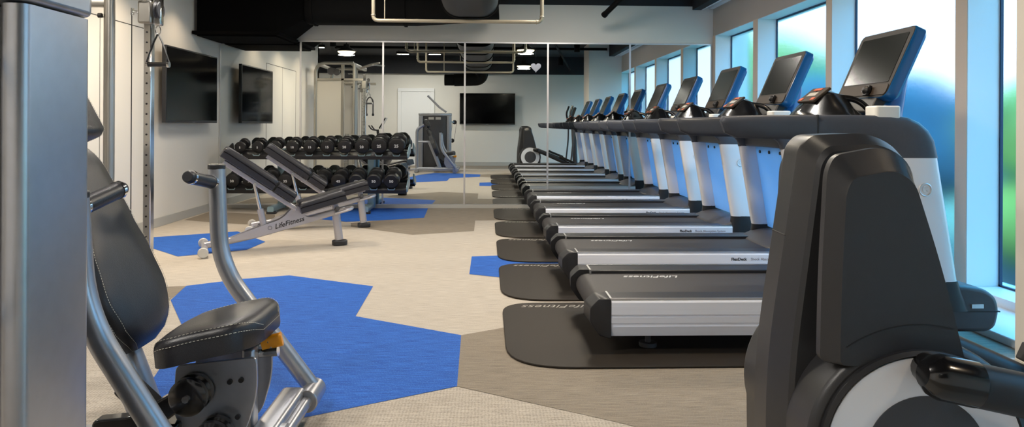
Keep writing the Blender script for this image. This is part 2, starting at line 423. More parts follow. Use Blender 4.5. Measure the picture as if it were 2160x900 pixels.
# ------------------------------------------------------------------ wall mirrors
names = ['leftmost mirror panel, beside the corner with the screened wall', 'second mirror panel from the left, behind the benches and dumbbell rack',
         'third mirror panel from the left, behind the right end of the dumbbell rack', 'fourth mirror panel from the left, over open carpet',
         'fifth mirror panel from the left, behind the tail ends of the treadmills', 'rightmost mirror panel, beside the window wall']
EX = [-3.545, -2.477, -1.382, -.287, .834, 1.951, 3.071]
for k in range(6):
    x0, x1 = EX[k], EX[k + 1]
    t = thing('wall_mirror', ((x0 + x1) / 2, MIRROR_Y, .05), names[k], 'mirror', 'tall mirrors across the end wall')
    MB().box(x0 + .002, x1 - .002, MIRROR_Y - .008, MIRROR_Y - .001, .05, 2.222).build('mirror_glass', 'mirror', t)
    s = MB()
    if k == 0: s.box(x0, x0 + .015, MIRROR_Y - .014, MIRROR_Y - .001, .05, 2.24)
    s.box(x1 - .012, x1 + (.012 if k < 5 else 0), MIRROR_Y - .014, MIRROR_Y - .0085, .05, 2.222)
    s.box(x0, x1, MIRROR_Y - .016, MIRROR_Y - .001, 2.222, 2.24)
    s.box(x0, x1, MIRROR_Y - .016, MIRROR_Y - .001, .045, .056)
    s.build('edge_strip', 'aluminium', t)

# ------------------------------------------------------------------ treadmills
def make_mat(x0, x1, y0, y1, label):
    cx, cy = (x0 + x1) / 2, (y0 + y1) / 2
    t = thing('treadmill_mat', (cx, cy, 0), label, 'mat', 'rubber mats under the treadmills')
    pts = round_poly([(x0, y0), (x1, y0), (x1, y1), (x0, y1)], [.32, .05, .05, .22], 8)
    MB().prism(pts, .003, .013, 'z').build('mat_sheet', 'mat_rubber', t, bevel=.003)
    text('printed_logo', 'LifeFitness', .098, frame((x0 + .345, y1 - .10, .0135), (-1, 0, 0), (0, -1, 0)), 'print_dim', t, shear=.4, spacing=1.05)
    return t
T0 = Vector((1.5, 3.90, .013))
def make_treadmill():
    t = thing('treadmill', tuple(T0), '', 'treadmill', 'treadmills in a row facing the windows')
    YC = 3.90
    # side covers (silver, stepped)
    for s in (-1, 1):
        Y = lambda d: YC + s * (.43 - d)
        prof = [(Y(.035), .262), (Y(.0), .258), (Y(-.004), .25), (Y(-.004), .192), (Y(.006), .187), (Y(.006), .182), (Y(-.001), .178), (Y(.001), .150), (Y(.008), .143), (Y(.008), .137), (Y(.002), .132), (Y(.014), .085), (Y(.035), .08)]
        sp = MB().prism(prof, .612, 2.09, 'x').build('side_panel', 'rail_silver', t, angle=25)
        if s == -1:
            text('printed_lettering', 'FlexDeck', .027, frame((1.69, YC - .4346, .221), (1, 0, 0), (0, 0, 1)), 'print_black', sp, bold=.0008)
            text('printed_lettering', 'Shock Absorption System', .025, frame((1.90, YC - .4346, .221), (1, 0, 0), (0, 0, 1)), 'print_grey', sp)
    for s in (-1, 1):
        a, b = YC + s * .27, YC + s * .425
        MB().box(.612, 2.15, min(a, b), max(a, b), .235, .266).build('foot_rail', 'black_plastic', t, bevel=.006)
        MB().box(.606, .616, min(a, b), max(a, b), .236, .27).box(.612, 2.09, YC + s * .423 - .004, YC + s * .423 + .004, .255, .27).build('silver_edge', 'aluminium', t)
    # rear end caps
    for s in (-1, 1):
        a, b = .432, .285
        rings = []
        for (k, ins, zt) in ((0, .055, .0), (.045, .012, .0), (1, 0, 0)):
            y = YC + s * (a + (b - a) * k)
            pts = round_poly([(.612, .268), (.545 + ins * .5, .268), (.497 + ins, .225), (.497 + ins, .16), (.55 + ins * .3, .088), (.612, .075)], .012, 3)
            rings.append([(x, y, z) for x, z in pts])
        m = MB().loft(rings); m.build('rear_cap', 'black_plastic', t, bevel=.003)
    # belt wrapping the rear roller
    bp = []
    for i in range(13):
        th = PI / 2 + PI * i / 12; bp.append((.59 + .062 * math.cos(th), .185 + .062 * math.sin(th)))
    bp += [(2.2, .123), (2.2, .247)]
    bt = MB().prism(bp, YC - .272, YC + .272, 'y').build('running_belt', 'belt_black', t)
    text('printed_logo', 'LifeFitness', .075, frame((.95, YC + .18, .2475), (-1, 0, 0), (0, -1, 0)), 'print_white', bt, shear=.35, bold=.0006)
    MB().box(.64, 2.3, YC - .36, YC + .36, .09, .2).build('deck_frame', 'black_plastic', t, bevel=.01)
    # motor hood
    hp = round_poly([(1.98, .12), (1.98, .25), (2.12, .31), (2.36, .325), (2.47, .31), (2.53, .27), (2.548, .20), (2.53, .12), (2.49, .095), (2.1, .095)], .03, 4)
    hd = MB().prism(hp, YC - .425, YC + .425, 'y').build('motor_hood', 'grey_plastic', t, bevel=.02, seg=3)
    MB().box(2.36, 2.5465, YC - .4265, YC + .4265, .195, .200).build('hood_joint', 'black_plastic', t)
    MB().box(2.40, 2.46, YC - .431, YC - .424, .215, .235).build('rating_plate', 'aluminium', t)
    for sy in (-1, 1):
        for fx in (.82, 2.25):
            MB().cyl((fx, YC + sy * .3, 0), (fx, YC + sy * .3, .022), .045).cyl((fx, YC + sy * .3, .02), (fx, YC + sy * .3, .10), .014).build('levelling_foot', 'grey_plastic' if fx < 1 else 'black_plastic', t, bevel=.003)
    # uprights
    for s in (-1, 1):
        y0 = YC + s * .44; y1 = YC + s * .365
        def ring(xa, xb, z, ins=0):
            w = abs(y1 - y0); ym = (y0 + y1) / 2
            return [(xa + (xb - xa) * (.5 + .5 * a), ym + b * w / 2, z) for a, b in [(q[0] / .5, q[1] / .5) for q in rrect(1, 1, .28, 4)]]
        u = MB().loft([ring(1.985 + (2.09 - 1.985) * k, 2.228 + (2.33 - 2.228) * k, .955 - k * .61) for k in (0, .25, .5, .75, 1)])
        up = u.build('upright', 'upright_white', t, angle=40)
        MB().loft([ring(2.09, 2.335, .348), ring(2.085, 2.35, .30), ring(2.08, 2.39, .20)]).build('upright_foot', 'black_plastic', t, angle=40)
        yo = YC + s * .4425
        MB().torus((2.155, yo, .80), (0, 1, 0), .03, .0035).build('badge', 'aluminium', up, label='round silver badge')
        text('badge_mark', 'G', .045, frame((2.155, YC - .4415, .80), (1, 0, 0), (0, 0, 1)) if s < 0 else frame((2.155, YC + .4415, .80), (-1, 0, 0), (0, 0, 1)), 'aluminium', up, extrude=.001)
        # handrail: long arm bending down into the upright
        top = [(1.148, 1.135), (1.16, 1.158), (1.4, 1.163), (1.75, 1.165), (2.0, 1.164), (2.08, 1.155), (2.14, 1.13), (2.185, 1.09), (2.215, 1.04), (2.235, .953)]
        bot = [(1.17, 1.075), (1.23, 1.05), (1.4, 1.045), (1.75, 1.042), (1.88, 1.038), (1.92, 1.03), (1.95, 1.015), (1.965, 1.0), (1.975, .98), (1.98, .953)]
        rings = []
        for k, ((xa, za), (xb, zb)) in enumerate(zip(top, bot)):
            w = .062 if k else .03
            ym = YC + s * .402
            r = []
            for q in rrect(1, 1, .32, 4):
                a = q[0]; b = q[1] + .5
                r.append((xb + (xa - xb) * b, ym + a * w * (1.15 if k > 6 else 1), zb + (za - zb) * b))
            rings.append(r)
        hr = MB().loft(rings).build('handrail', 'rail_rubber', t, angle=50)
        MB().box(1.62, 1.626, YC + s * .402 - .033, YC + s * .402 + .033, 1.042, 1.166).build('rail_joint', 'black_plastic', hr)
    # cross structure
    cb = MB().prism(round_poly([(2.02, .955), (2.02, 1.05), (2.08, 1.10), (2.17, 1.06), (2.19, .955)], .02), YC - .37, YC + .37, 'y').build('crossbar', 'rail_rubber', t)
    cp = MB().prism([(2.10, .955), (2.12, .955), (2.22, .33), (2.20, .33)], YC - .368, YC + .368, 'y').build('front_panel', 'panel_pale', t, label='pale blue white panel between the uprights')
    for dy in (-.28, -.1, .1, .28):
        MB().cyl((2.098, YC + dy, .915), (2.118, YC + dy, .915), .012).build('bolt', 'black_plastic', cp)
    # activity bar with keypad between the rails
    hump = []
    for yy, w in ((-.37, .03), (-.30, .045), (-.20, .08), (-.12, .125), (0, .145), (.12, .125), (.20, .08), (.30, .045), (.37, .03)):
        zt = 1.12 + w * 1.35; c = 1.86; ring = []
        for q in round_poly([(c - .10 - w * .3, 1.09), (c - .11 - w * .35, 1.12 + w * .35), (c - .035, zt), (c + .055, zt - .012), (c + .10 + w * .4, 1.10 + w * .3), (c + .09, 1.07)], .03, 3):
            ring.append((q[0], YC + yy, q[1]))
        hump.append(ring)
    kp = MB().loft(hump).build('activity_bar', 'gloss_black', t, angle=50)
    n = Vector((-.62, 0, .78)); ux = Vector((0, 1, 0)); vy = Vector((.78, 0, .62))
    F = frame((1.80, YC, 1.272), (0, -1, 0), vy)
    MB().box(-.10, .10, -.055, .065, -.004, .012, F).build('keypad', 'brownish', kp, bevel=.004)
    MB().box(-.045, .045, .036, .054, .012, .015, F).box(-.09, -.05, -.05, -.028, .012, .015, F).box(.05, .09, -.05, -.028, .012, .015, F).build('keypad_button', 'red_orange', kp)
    MB().box(-.05, .05, -.012, .018, .012, .0145, F).build('keypad_display', 'frosted', kp)
    for s in (-1, 1):
        pth = fillet([(1.86, YC + s * .10, 1.27), (1.98, YC + s * .15, 1.25), (2.03, YC + s * .20, 1.16), (2.05, YC + s * .22, 1.08)], .08, 6)
        MB().tube(pth, .016, 12).build('grip_bar', 'gloss_black', t)
        MB().prism(round_poly([(1.915, YC + s * .37 - .055), (2.045, YC + s * .37 - .055), (2.045, YC + s * .37 + .055), (1.915, YC + s * .37 + .055)], .02), 1.13, 1.212, 'z').build('accessory_tray', 'white_plastic', t, bevel=.008, label='small white tray on the handrail')
    # console screen
    B0 = Vector((2.055, YC, 1.262)); U = Vector((.165, 0, .375)); L = U.length; v = U.normalized(); nrm = Vector((-v.z, 0, v.x))
    F = frame(B0, (0, -1, 0), v)      # local z = x cross y
    zdir = Vector((0, -1, 0)).cross(v)
    sgn = 1 if zdir.dot(nrm) > 0 else -1
    sec = round_poly([(-.262, 0), (.262, 0), (.272, L), (-.272, L)], [.05, .05, .04, .04], 5)
    def slab(z0, z1, k=1.0, dy=0):
        c = Vector((0, L / 2)); return [(c.x + (p[0] - c.x) * k, c.y + dy + (p[1] - c.y) * k) for p in sec]
    h = MB()
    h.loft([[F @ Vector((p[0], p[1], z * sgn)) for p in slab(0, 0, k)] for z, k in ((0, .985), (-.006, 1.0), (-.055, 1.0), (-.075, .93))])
    cs = h.build('console', 'console_skylit', t, angle=40, label='glossy console housing with blue sky light painted on')
    MB().loft([[F @ Vector((p[0], p[1], z * sgn)) for p in slab(0, 0, k)] for z, k in ((-.002, .985), (.0022, .975))]).build('bezel', 'bezel', cs)
    MB().prism(rrect(.46, L - .125, .006), .0, .0042 * sgn, 'z', F @ Matrix.Translation((0, L / 2 + .025, 0))).build('display_glass', 'screen', cs)
    MB().prism(rrect(.50, .062, .02), 0, .006 * sgn, 'z', F @ Matrix.Translation((0, .045, 0))).build('control_strip', 'brownish', cs)
    MB().prism(rrect(.028, .028, .003), 0, .008 * sgn, 'z', F @ Matrix.Translation((.02, .05, 0))).build('control_button', 'print_grey', cs)
    k2 = MB().lathe([(.012, 0), (.022, .012), (.024, .03), (.012, .045)], F @ Vector((.09, .035, 0)), nrm, 12)
    k2.box(-.018, .018, -.03, .03, .01, .028, frame(F @ Vector((.09, .035, 0)), (0, -1, 0), v) if sgn > 0 else F)
    k2.build('socket_cluster', 'black_plastic', cs, bevel=.003)
    st = MB()
    rg = []
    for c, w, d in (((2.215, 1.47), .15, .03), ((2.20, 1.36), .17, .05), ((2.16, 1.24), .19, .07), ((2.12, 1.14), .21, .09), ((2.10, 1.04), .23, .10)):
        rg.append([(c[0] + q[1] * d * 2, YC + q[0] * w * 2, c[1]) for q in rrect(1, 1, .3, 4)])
    st.loft(rg).build('console_stem', 'console_skylit', t, angle=50)
    MB().prism(round_poly([(2.02, 1.18), (2.06, 1.27), (2.14, 1.27), (2.16, 1.16)], .02), YC - .17, YC + .17, 'y').build('console_neck', 'black_plastic', t, bevel=.008)
    return t
tm0 = make_treadmill()
tl = ['silver and black treadmill nearest the camera, directly behind the elliptical machine', 'second treadmill from the camera, between the nearest one and the middle one',
      'middle treadmill of the five in the row by the windows', 'fourth treadmill from the camera, next but one to the mirrors', 'farthest treadmill, standing right against the mirror wall']
ml = ['black rubber mat in front, under the treadmill nearest the camera', 'black rubber mat second from the camera, under the second treadmill',
      'black rubber mat under the middle treadmill of the row', 'black rubber mat under the fourth treadmill from the camera', 'farthest black rubber mat, touching the mirror wall under the last treadmill']
tm0['label'] = tl[0]; T0.z += .0135
for k in range(5):
    y = 3.90 + 1.28 * k
    if k == 0: mat0 = make_mat(.105, 2.5, y - .605, y + .6, ml[0])
    else:
        c = copy_thing(mat0, (mat0.location.x, mat0.location.y + 1.28 * k, 0), ml[k])
        copy_thing(tm0, (T0.x, T0.y + 1.28 * k, T0.z), tl[k])
tm0.location = T0
for ch in tm0.children: pass

# ------------------------------------------------------------------ elliptical machine (right foreground)
def make_elliptical():
    t = thing('elliptical_machine', (1.4, 1.95, 0), 'large dark grey elliptical machine with white crank discs in the right foreground', 'elliptical machine')
    YM = 1.93
    def slabrings(prof, y0, y1, ins=.03, r=.05, n=4):
        """profile (x,z) lofted in y with rounded rims"""
        P = round_poly(prof, r, n); cx = sum(p[0] for p in P) / len(P); cz = sum(p[1] for p in P) / len(P)
        def sh(k):
            return [(cx + (x - cx) * (1 - k / .3), cz + (z - cz) * (1 - k / .55)) for x, z in P]
        out = []
        for y, k in ((y0, ins), (y0 + (y1 - y0) * .06, ins * .35), (y0 + (y1 - y0) * .18, 0), (y1 - (y1 - y0) * .18, 0), (y1 - (y1 - y0) * .06, ins * .35), (y1, ins)):
            out.append([(x, y, z) for x, z in sh(k)])
        return out
    tower = [(.745, .03), (.728, .45), (.785, .85), (.815, 1.065), (.845, 1.098), (1.00, 1.105), (1.085, 1.055), (1.11, .85), (1.16, .4), (1.2, .03)]
    P = round_poly(tower, [.03, .2, .2, .02, .02, .10, .06, .2, .2, .03], 5)
    def tsh(kx, kz): return [(1.0 + (x - 1.0) * kx, .2 + (z - .2) * kz) for x, z in P]
    rr_ = []
    for y, kx, kz in ((YM - .135, .84, .955), (YM - .125, .885, .97), (YM - .06, .985, 1.0), (YM - .05, 1, 1), (YM + .05, 1, 1), (YM + .06, .985, 1.0), (YM + .125, .885, .97), (YM + .135, .84, .955)):
        rr_.append([(x, y, z) for x, z in tsh(kx, kz)])
    MB().loft(rr_).build('drive_tower', 'shroud_plastic', t, angle=12)
    sm = MB()
    for z in (.83,):
        sm.loft([[(x, y, zz) for x, y in ((.779, YM - .05), (.792, YM - .061), (.83, YM - .127), (.83, YM + .127), (.792, YM + .061), (.779, YM + .05))] for zz in (z, z + .0025)])
    sm.build('tower_joint', 'black_plastic', t)
    for s in (-1, 1):
        y0 = YM + s * .12; y1 = YM + s * .275
        prof = [(.800, .545), (.803, .75), (.815, 1.0), (.832, 1.04), (.945, 1.062), (1.0, 1.03), (1.075, .80), (1.14, .545)]
        r = [.02, .15, .02, .02, .05, .06, .2, .03]
        prof = [(x + (.05 if s > 0 else 0), z + (.012 if s < 0 else 0)) for x, z in prof]
        P = round_poly(prof, r, 5)
        cx, cz = 1.06, .56
        def sh(kx, kz): return [(cx + (x - cx) * kx, cz + (z - cz) * kz) for x, z in P]
        rings = [[(x, y, z) for x, z in sh(kx, kz)] for y, kx, kz in ((y0, .80, .90), (y0 + s * .085, .80, .90), (y0 + s * .09, .98, .99), (y0 + s * .10, 1.0, 1.0), (y0 + s * .125, 1.0, 1.0), (y0 + s * .150, .87, .90), (y1 - s * .002, .86, .893))]
        MB().loft(rings).build('side_cover', 'shroud_plastic', t, angle=20)
        arc = []
        for q, RR in ((1, .296), (-1, .2985)):
            A = [math.radians(76 + 50 * k_ / 16) for k_ in range(17)]
            arc += [(1.025 + RR * math.cos(a_), .36 + RR * math.sin(a_)) for a_ in (A if q > 0 else A[::-1])]
        yj = YM + s * .2725
        MB().prism(arc, yj - .002, yj + .002, 'y').build('cover_joint', 'print_black', t)
        # lower housing round the crank
        C = Vector((1.025, 0, .36))
        hp = []
        for i in range(33):
            th = PI * (1.08) - (PI * 1.16) * i / 32
            hp.append((C.x + .262 * math.cos(th), C.z + .262 * math.sin(th)))
        hp = [(C.x - .25, .05)] + hp + [(C.x + .25, .05)]
        ya, yb = YM + s * .10, YM + s * .272
        MB().prism(hp, min(ya, yb), max(ya, yb), 'y').build('crank_housing', 'shroud_plastic', t, bevel=.018, seg=3, angle=28)
        ax = (0, s, 0); c0 = (C.x, YM + s * .275, C.z)
        MB().lathe([(.240, -.004), (.240, .010), (.230, .016), (.225, .010)], c0, ax, 64).build('disc_rim', 'black_plastic', t)
        MB().lathe([(.225, 0), (.225, .014), (.138, .019), (.136, .004)], c0, ax, 64).build('crank_disc', 'disc_white', t, label='pale silver ring of the crank disc')
        MB().lathe([(.138, 0), (.138, .021), (.02, .028), (0, .028)], c0, ax, 64).build('disc_hub', 'grey_plastic', t)
        # crank arm, pedal link
        a0 = Vector((1.005, YM + s * .38, .572)); a1 = Vector((1.25, YM + s * .38, .522)); a2 = Vector((2.02, YM + s * .40, .22))
        kk = -1 if s > 0 else 1
        if s > 0: a0 = Vector((1.12, YM + s * .38, .545)); a1 = Vector((1.3, YM + s * .38, .48)); a2 = Vector((2.02, YM + s * .38, .16))
        MB().cyl((a0.x + .02, YM + s * .285, a0.z - .01), (a0.x + .02, YM + s * .385, a0.z - .01), .035).build('crank_pin', 'gloss_black', t)
        d = (a1 - a0).normalized()
        MB().sweep([a0 - d * .035, a0 - d * .02, a0, a0 + d * .08, a0 + d * .085], circ(.05, 24), scale=[.55, .85, 1, 1, .9]).build('link_end', 'gloss_black', t)
        MB().sweep(fillet([a0 + d * .07, a1, a2], .25, 8), rrect(.085, .095, .035)).build('pedal_link', 'black_plastic', t, angle=50)
        pc = a1.lerp(a2, .62 if s < 0 else .78)
        dd = (a2 - a1).normalized(); up = Vector((-dd.z, 0, dd.x)); up = up if up.z > 0 else -up
        F = frame(pc + up * .055, dd, (0, 1, 0))
        z = F.to_3x3() @ Vector((0, 0, 1)); sg = 1 if z.z > 0 else -1
        pd = MB().prism(rrect(.38, .15, .03), 0, .03 * sg, 'z', F)
        pd.box(-.19, -.17, -.075, .075, 0, .06 * sg, F).box(-.19, .19, .065, .075, 0, .05 * sg, F).box(-.19, .19, -.075, -.065, 0, .05 * sg, F)
        pd.build('pedal', 'black_plastic', t, bevel=.006)
        # swing arm handle
        ha = [(2.0, YM + s * .33, .20), (2.06, YM + s * .33, .75), (2.06, YM + s * .30, 1.1), (2.02, YM + s * .27, 1.3), (1.995, YM + s * .25, 1.42), (2.06, YM + s * .24, 1.60)]
        MB().tube(fillet(ha, .12), .02).build('swing_arm', 'grey_plastic', t)
        MB().tube(fillet(ha[3:], .1), .025).build('arm_grip', 'gloss_black', t)
    MB().box(.74, 2.25, YM - .09, YM + .09, .02, .10).box(.76, .84, YM - .30, YM + .30, 0, .06).box(2.15, 2.24, YM - .30, YM + .30, 0, .06).build('base_frame', 'grey_plastic', t, bevel=.01)
    MB().sweep(fillet([(2.18, YM, .08), (2.15, YM, .7), (2.12, YM, 1.32)], .2), rrect(.10, .12, .04)).build('mast', 'grey_plastic', t, angle=50)
    F = frame((2.07, YM, 1.42), (0, -1, 0), Vector((.35, 0, .94)))
    MB().prism(rrect(.40, .32, .04), -.05, .0, 'z', F).build('console', 'gloss_black', t, bevel=.008)
    t.rotation_euler = (0, 0, math.radians(-4)); t.location = Vector((1.0, 1.655, 0)) + Matrix.Rotation(math.radians(-4), 3, 'Z') @ Vector((.4, .295, 0))
    return t
make_elliptical()

# ------------------------------------------------------------------ chest press machine (left foreground)
def make_press():
    t = thing('chest_press_machine', (-1.2, 2.0, 0), 'seated chest press machine with silver weight tower and black pads in the left foreground', 'gym machine')
    # weight tower
    X0, X1 = -1.66, -.857; Y0, Y1 = 1.37, 1.60
    zt = 1.343
    for xa, xb in ((X1 - .052, X1), (X0, X0 + .052)):
        MB().prism([(xa + (xb - xa) * (q[0] / .9 * .45 / .5 + .5) if 0 else (xa + xb) / 2 + q[0], (Y0 + Y1) / 2 + q[1]) for q in rrect(xb - xa, Y1 - Y0, .022, 6)], .02, zt, 'z').build('tower_column', 'silver_paint', t, angle=50)
    cap = MB()
    W_ = X1 - X0
    def arcpts(x0, x1, yb, bulge, n=16): return [(x1 + (x0 - x1) * i / n, yb + bulge * math.sin(PI * i / n) ** .7) for i in range(n + 1)]
    P = [(X0 - .005, Y0 - .008), (X1 + .006, Y0 - .008)] + arcpts(X0 - .005, X1 + .006, Y1 - .01, .13)
    cap.prism(P, zt + .004, zt + .065, 'z')
    for xa, xb in ((X1 - .11, X1 - .032), (X0 + .032, X0 + .11)):
        MB().prism(rrect(xb - xa, .05, .015), .05, zt, 'z', Matrix.Translation(((xa + xb) / 2, Y1 - .0, 0))).build('front_trim', 'silver_paint', t, angle=50)
    A_ = arcpts(X0 + .11, X1 - .11, Y1 - .005, .075)
    MB().prism(A_ + [(X0 + .11, Y1 - .02), (X1 - .11, Y1 - .02)], .06, zt, 'z').build('curved_shroud', 'grey_plastic', t, angle=50)
    cap.build('tower_cap', 'silver_paint', t, bevel=.012, seg=3)
    MB().box(X0 + .045, X1 - .045, Y0 + .05, Y0 + .06, .05, zt).box(X0 + .045, X1 - .045, Y1 - .06, Y1 - .05, .05, zt).build('tower_shroud', 'grey_plastic', t)
    sh = MB()
    for k in range(14): sh.box(X0 + .2, X1 - .2, Y0 + .075, Y1 - .075, .10 + k * .05, .145 + k * .05)
    sh.build('weight_stack', 'steel_knurl', t)
    MB().box(X0 + .25, X0 + .38, Y1 + .06, Y1 + .075, 1.25, 1.31).build('instruction_plate', 'frosted', t); MB().box(X1 - .38, X1 - .25, Y1 + .06, Y1 + .075, 1.25, 1.31).build('instruction_plate', 'frosted', t)
    MB().box(X0, X1, Y0 + .02, Y1 - .02, 0, .05).build('tower_base', 'silver_paint', t, bevel=.01)
    # lat arm rising over the tower and cable pulleys beside it
    MB().sweep(fillet([(-.99, 1.42, 1.44), (-1.15, 1.38, 1.54), (-1.46, 1.30, 1.85)], .1), rrect(.05, .05, .015)).build('pulldown_arm', 'silver_paint', t, angle=50)
    for z, yy, xx in ((1.19, .98, -.80), (.72, .98, -.86)):
        MB().cyl((xx, yy - .02, z), (xx, yy + .02, z), .055, 28).build('cable_pulley', 'black_plastic', t, bevel=.006)
    MB().sweep([(-1.03, 1.40, 1.24), (-1.0, 1.2, 1.22), (-.82, .99, 1.19)], rrect(.03, .03, .006)).build('pulley_bracket', 'silver_paint', t)
    MB().sweep([(-1.03, 1.40, .74), (-1.0, 1.2, .73), (-.88, .99, .72)], rrect(.03, .03, .006)).build('pulley_bracket', 'silver_paint', t)
    MB().tube([(-.75, .99, 1.17), (-.81, .99, .72)], .004).tube([(-.855, .99, 1.17), (-.905, .99, .72)], .004).build('cable', 'cable', t)
    # base frame
    b = MB(); R = rrect(.085, .10, .025)
    b.sweep([(-1.62, 2.42, .07), (-.66, 2.42, .07)], R)
    b.sweep([(-1.0, 1.6, .07), (-1.15, 2.0, .07), (-1.2, 2.42, .07)], R)
    b.build('base_frame', 'silver_paint', t, angle=50)
    b = MB(); b.sweep([(-.72, 1.98, .07), (-.72, 2.74, .07)], rrect(.09, .12, .02)); b.build('front_foot', 'silver_paint', t, angle=50)
    b = MB(); b.sweep([(-1.62, 2.20, .05), (-1.62, 2.64, .05)], rrect(.08, .08, .02)); b.build('rear_foot', 'silver_paint', t, angle=50)
    # rear arch to the head pad
    MB().tube(fillet([(-1.62, 2.42, .06), (-1.62, 2.42, 1.02), (-1.46, 2.42, 1.12)], .14), .036, 18).build('arch_tube', 'silver_paint', t, angle=50)
    MB().tube([(-1.6, 2.42, .72), (-1.30, 2.42, .72)], .022, 14).build('back_brace', 'silver_paint', t)
    # back pad
    def pad(c0, c1, w0, w1, th, nrm, name, widths=None, side=(0, 1, 0), stitch=True, mid=None):
        c0, c1 = Vector(c0), Vector(c1); n = Vector(nrm).normalized(); sd = Vector(side).normalized()
        N = 28; rings = []; line = {-1: [], 1: []}; line2 = {-1: [], 1: []}
        for i in range(N + 1):
            k = i / N; e = min(k, 1 - k)
            w = w0 + (w1 - w0) * k if widths is None else interp(widths, k)
            rr = math.sqrt(max(0, 1 - (1 - min(1, e / .2)) ** 2))
            ww = w * (.50 + .50 * rr); tt = th * (.55 + .45 * rr)
            c = c0.lerp(c1, k)
            if mid: c = c + n * mid * math.sin(PI * k)
            ring = []
            for q in [(-.5, -.5), (-.505, .20), (-.49, .34), (-.44, .44), (-.2, .49), (0, .5), (.2, .49), (.44, .44), (.49, .34), (.505, .20), (.5, -.5), (.45, -.56), (-.45, -.56)]:
                ring.append(c + sd * q[0] * ww + n * (q[1] + .5) * tt)
            rings.append(ring)
            for s in (-1, 1):
                line[s].append(c + sd * s * .47 * ww + n * (.925) * tt); line2[s].append(c + sd * s * .508 * ww + n * .66 * tt)
        o = MB().loft(rings).build(name, 'vinyl_black', t, angle=60)
        if stitch:
            st = MB()
            loop = line2[-1] + line2[1][::-1] + [line2[-1][0]]
            for L in (line[-1], line[1]):
                for i in range(len(L) - 1):
                    a, bb = L[i], L[i + 1]; m = max(1, int((bb - a).length / .008))
                    for j in range(m): st.tube([a.lerp(bb, j / m), a.lerp(bb, (j + .6) / m)], .0008, 4)
            for i in range(len(loop) - 1):
                a, bb = loop[i], loop[i + 1]; m = max(1, int((bb - a).length / .008))
                for j in range(m): st.tube([a.lerp(bb, j / m), a.lerp(bb, (j + .6) / m)], .0008, 4)
            st.build('stitching', 'thread', o)
        return o
    bn = Vector((.93, 0, .37)).normalized()
    pad((-1.155, 2.40, .38), (-1.415, 2.40, 1.03), 0, 0, .105, bn, 'back_pad', widths=[(0, .26), (.12, .35), (.26, .40), (.42, .37), (.6, .30), (.85, .20), (1, .17)])
    pad((-1.365, 2.40, 1.045), (-1.46, 2.40, 1.235), 0, 0, .085, bn, 'head_pad', widths=[(0, .26), (1, .24)])
    # seat post tube + seat pad
    MB().sweep([(-1.33, 2.40, .74), (-1.19, 2.40, .40), (-1.06, 2.40, .06)], rrect(.10, .095, .035)).build('back_post', 'silver_paint', t, angle=50)
    pad((-1.01, 2.34, .375), (-.71, 2.44, .425), 0, 0, .09, (-.10, 0, 1), 'seat_pad', widths=[(0, .30), (.3, .36), (.7, .38), (1, .34)], mid=.008)
    # seat carriage: side plate with bolts, pulleys, link, lever
    pl = round_poly([(-.97, .36), (-.72, .385), (-.715, .28), (-.76, .12), (-.90, .10), (-.98, .2)], [.02, .02, .12, .08, .03, .05], 6)
    sp = MB().prism(pl, 2.30, 2.312, 'y').build('side_plate', 'silver_paint', t, bevel=.002)
    for x, z in ((-.86, .30), (-.80, .31), (-.765, .315), (-.84, .20), (-.775, .20)):
        MB().cyl((x, 2.290, z), (x, 2.302, z), .008, 12).build('bolt', 'black_plastic', sp)
    MB().prism(pl, 2.46, 2.472, 'y').build('side_plate', 'silver_paint', t, bevel=.002)
    for x, z, r, y in ((-.905, .285, .058, 2.22), (-.835, .155, .055, 2.22)):
        c = (x, y, z)
        MB().lathe([(r * .8, 0), (r, .008), (r, .026), (r * .86, .03), (r * .86, .045), (r, .05), (r, .07), (r * .8, .078)], c, (0, 1, 0), 36).build('belt_pulley', 'gloss_black', t)
        MB().cyl((x, y - .008, z), (x, y + .002, z), .011, 8).build('pulley_bolt', 'chrome', t)
    lk = round_poly([(-1.20, .215), (-1.08, .225), (-.95, .30), (-.90, .325), (-.875, .285), (-.92, .25), (-1.04, .16), (-1.18, .14)], .025, 4)
    MB().prism(lk, 2.235, 2.285, 'y').build('link_arm', 'gloss_black', t, bevel=.006)
    MB().prism(round_poly([(-1.14, .30), (-1.08, .33), (-.98, .235), (-1.02, .19)], .02, 4), 2.24, 2.30, 'y').build('adjuster_cam', 'black_plastic', t, bevel=.006)
    MB().box(-1.12, -.95, 2.26, 2.36, .05, .19).build('pivot_block', 'gloss_black', t, bevel=.01)
    lv = MB().sweep([(-.755, 2.47, .375), (-.69, 2.48, .39)], rrect(.03, .045, .01)); lv.build('seat_lever', 'orange', t, label='small bright orange seat adjustment lever')
    MB().cyl((-.78, 2.47, .37), (-.73, 2.47, .385), .012).cyl((-.76, 2.47, .345), (-.70, 2.47, .352), .018).build('lever_pin', 'chrome', t)
    MB().box(-.80, -.76, 2.40, 2.46, .09, .38).build('seat_column', 'silver_paint', t, bevel=.01)
    # press arms
    for (yy, top, bend) in ((1.93, (-1.075, .925), (-1.055, .62)), (2.84, (-1.045, .945), (-1.03, .57))):
        pth = fillet([(top[0], yy, top[1]), (bend[0], yy, bend[1]), (-.72 if yy < 2.4 else -.66, yy - (.0 if yy < 2.4 else .02), .09)], .13, 10)
        MB().sweep(pth, rrect(.062, .062, .026), up=(0, 1, 0)).build('press_arm', 'silver_paint', t, angle=50)
        MB().cyl((top[0], yy, top[1] - .002), (top[0], yy, top[1] + .018), .033, 20).build('arm_cap', 'black_plastic', t, bevel=.004)
        s = 1 if yy < 2.4 else -1
        g0 = Vector((top[0] - .004, yy + s * .03, .895)); g1 = Vector((top[0] + (-.02 if s < 0 else .01), yy + s * .19, .925))
        dv = (g1 - g0).normalized()
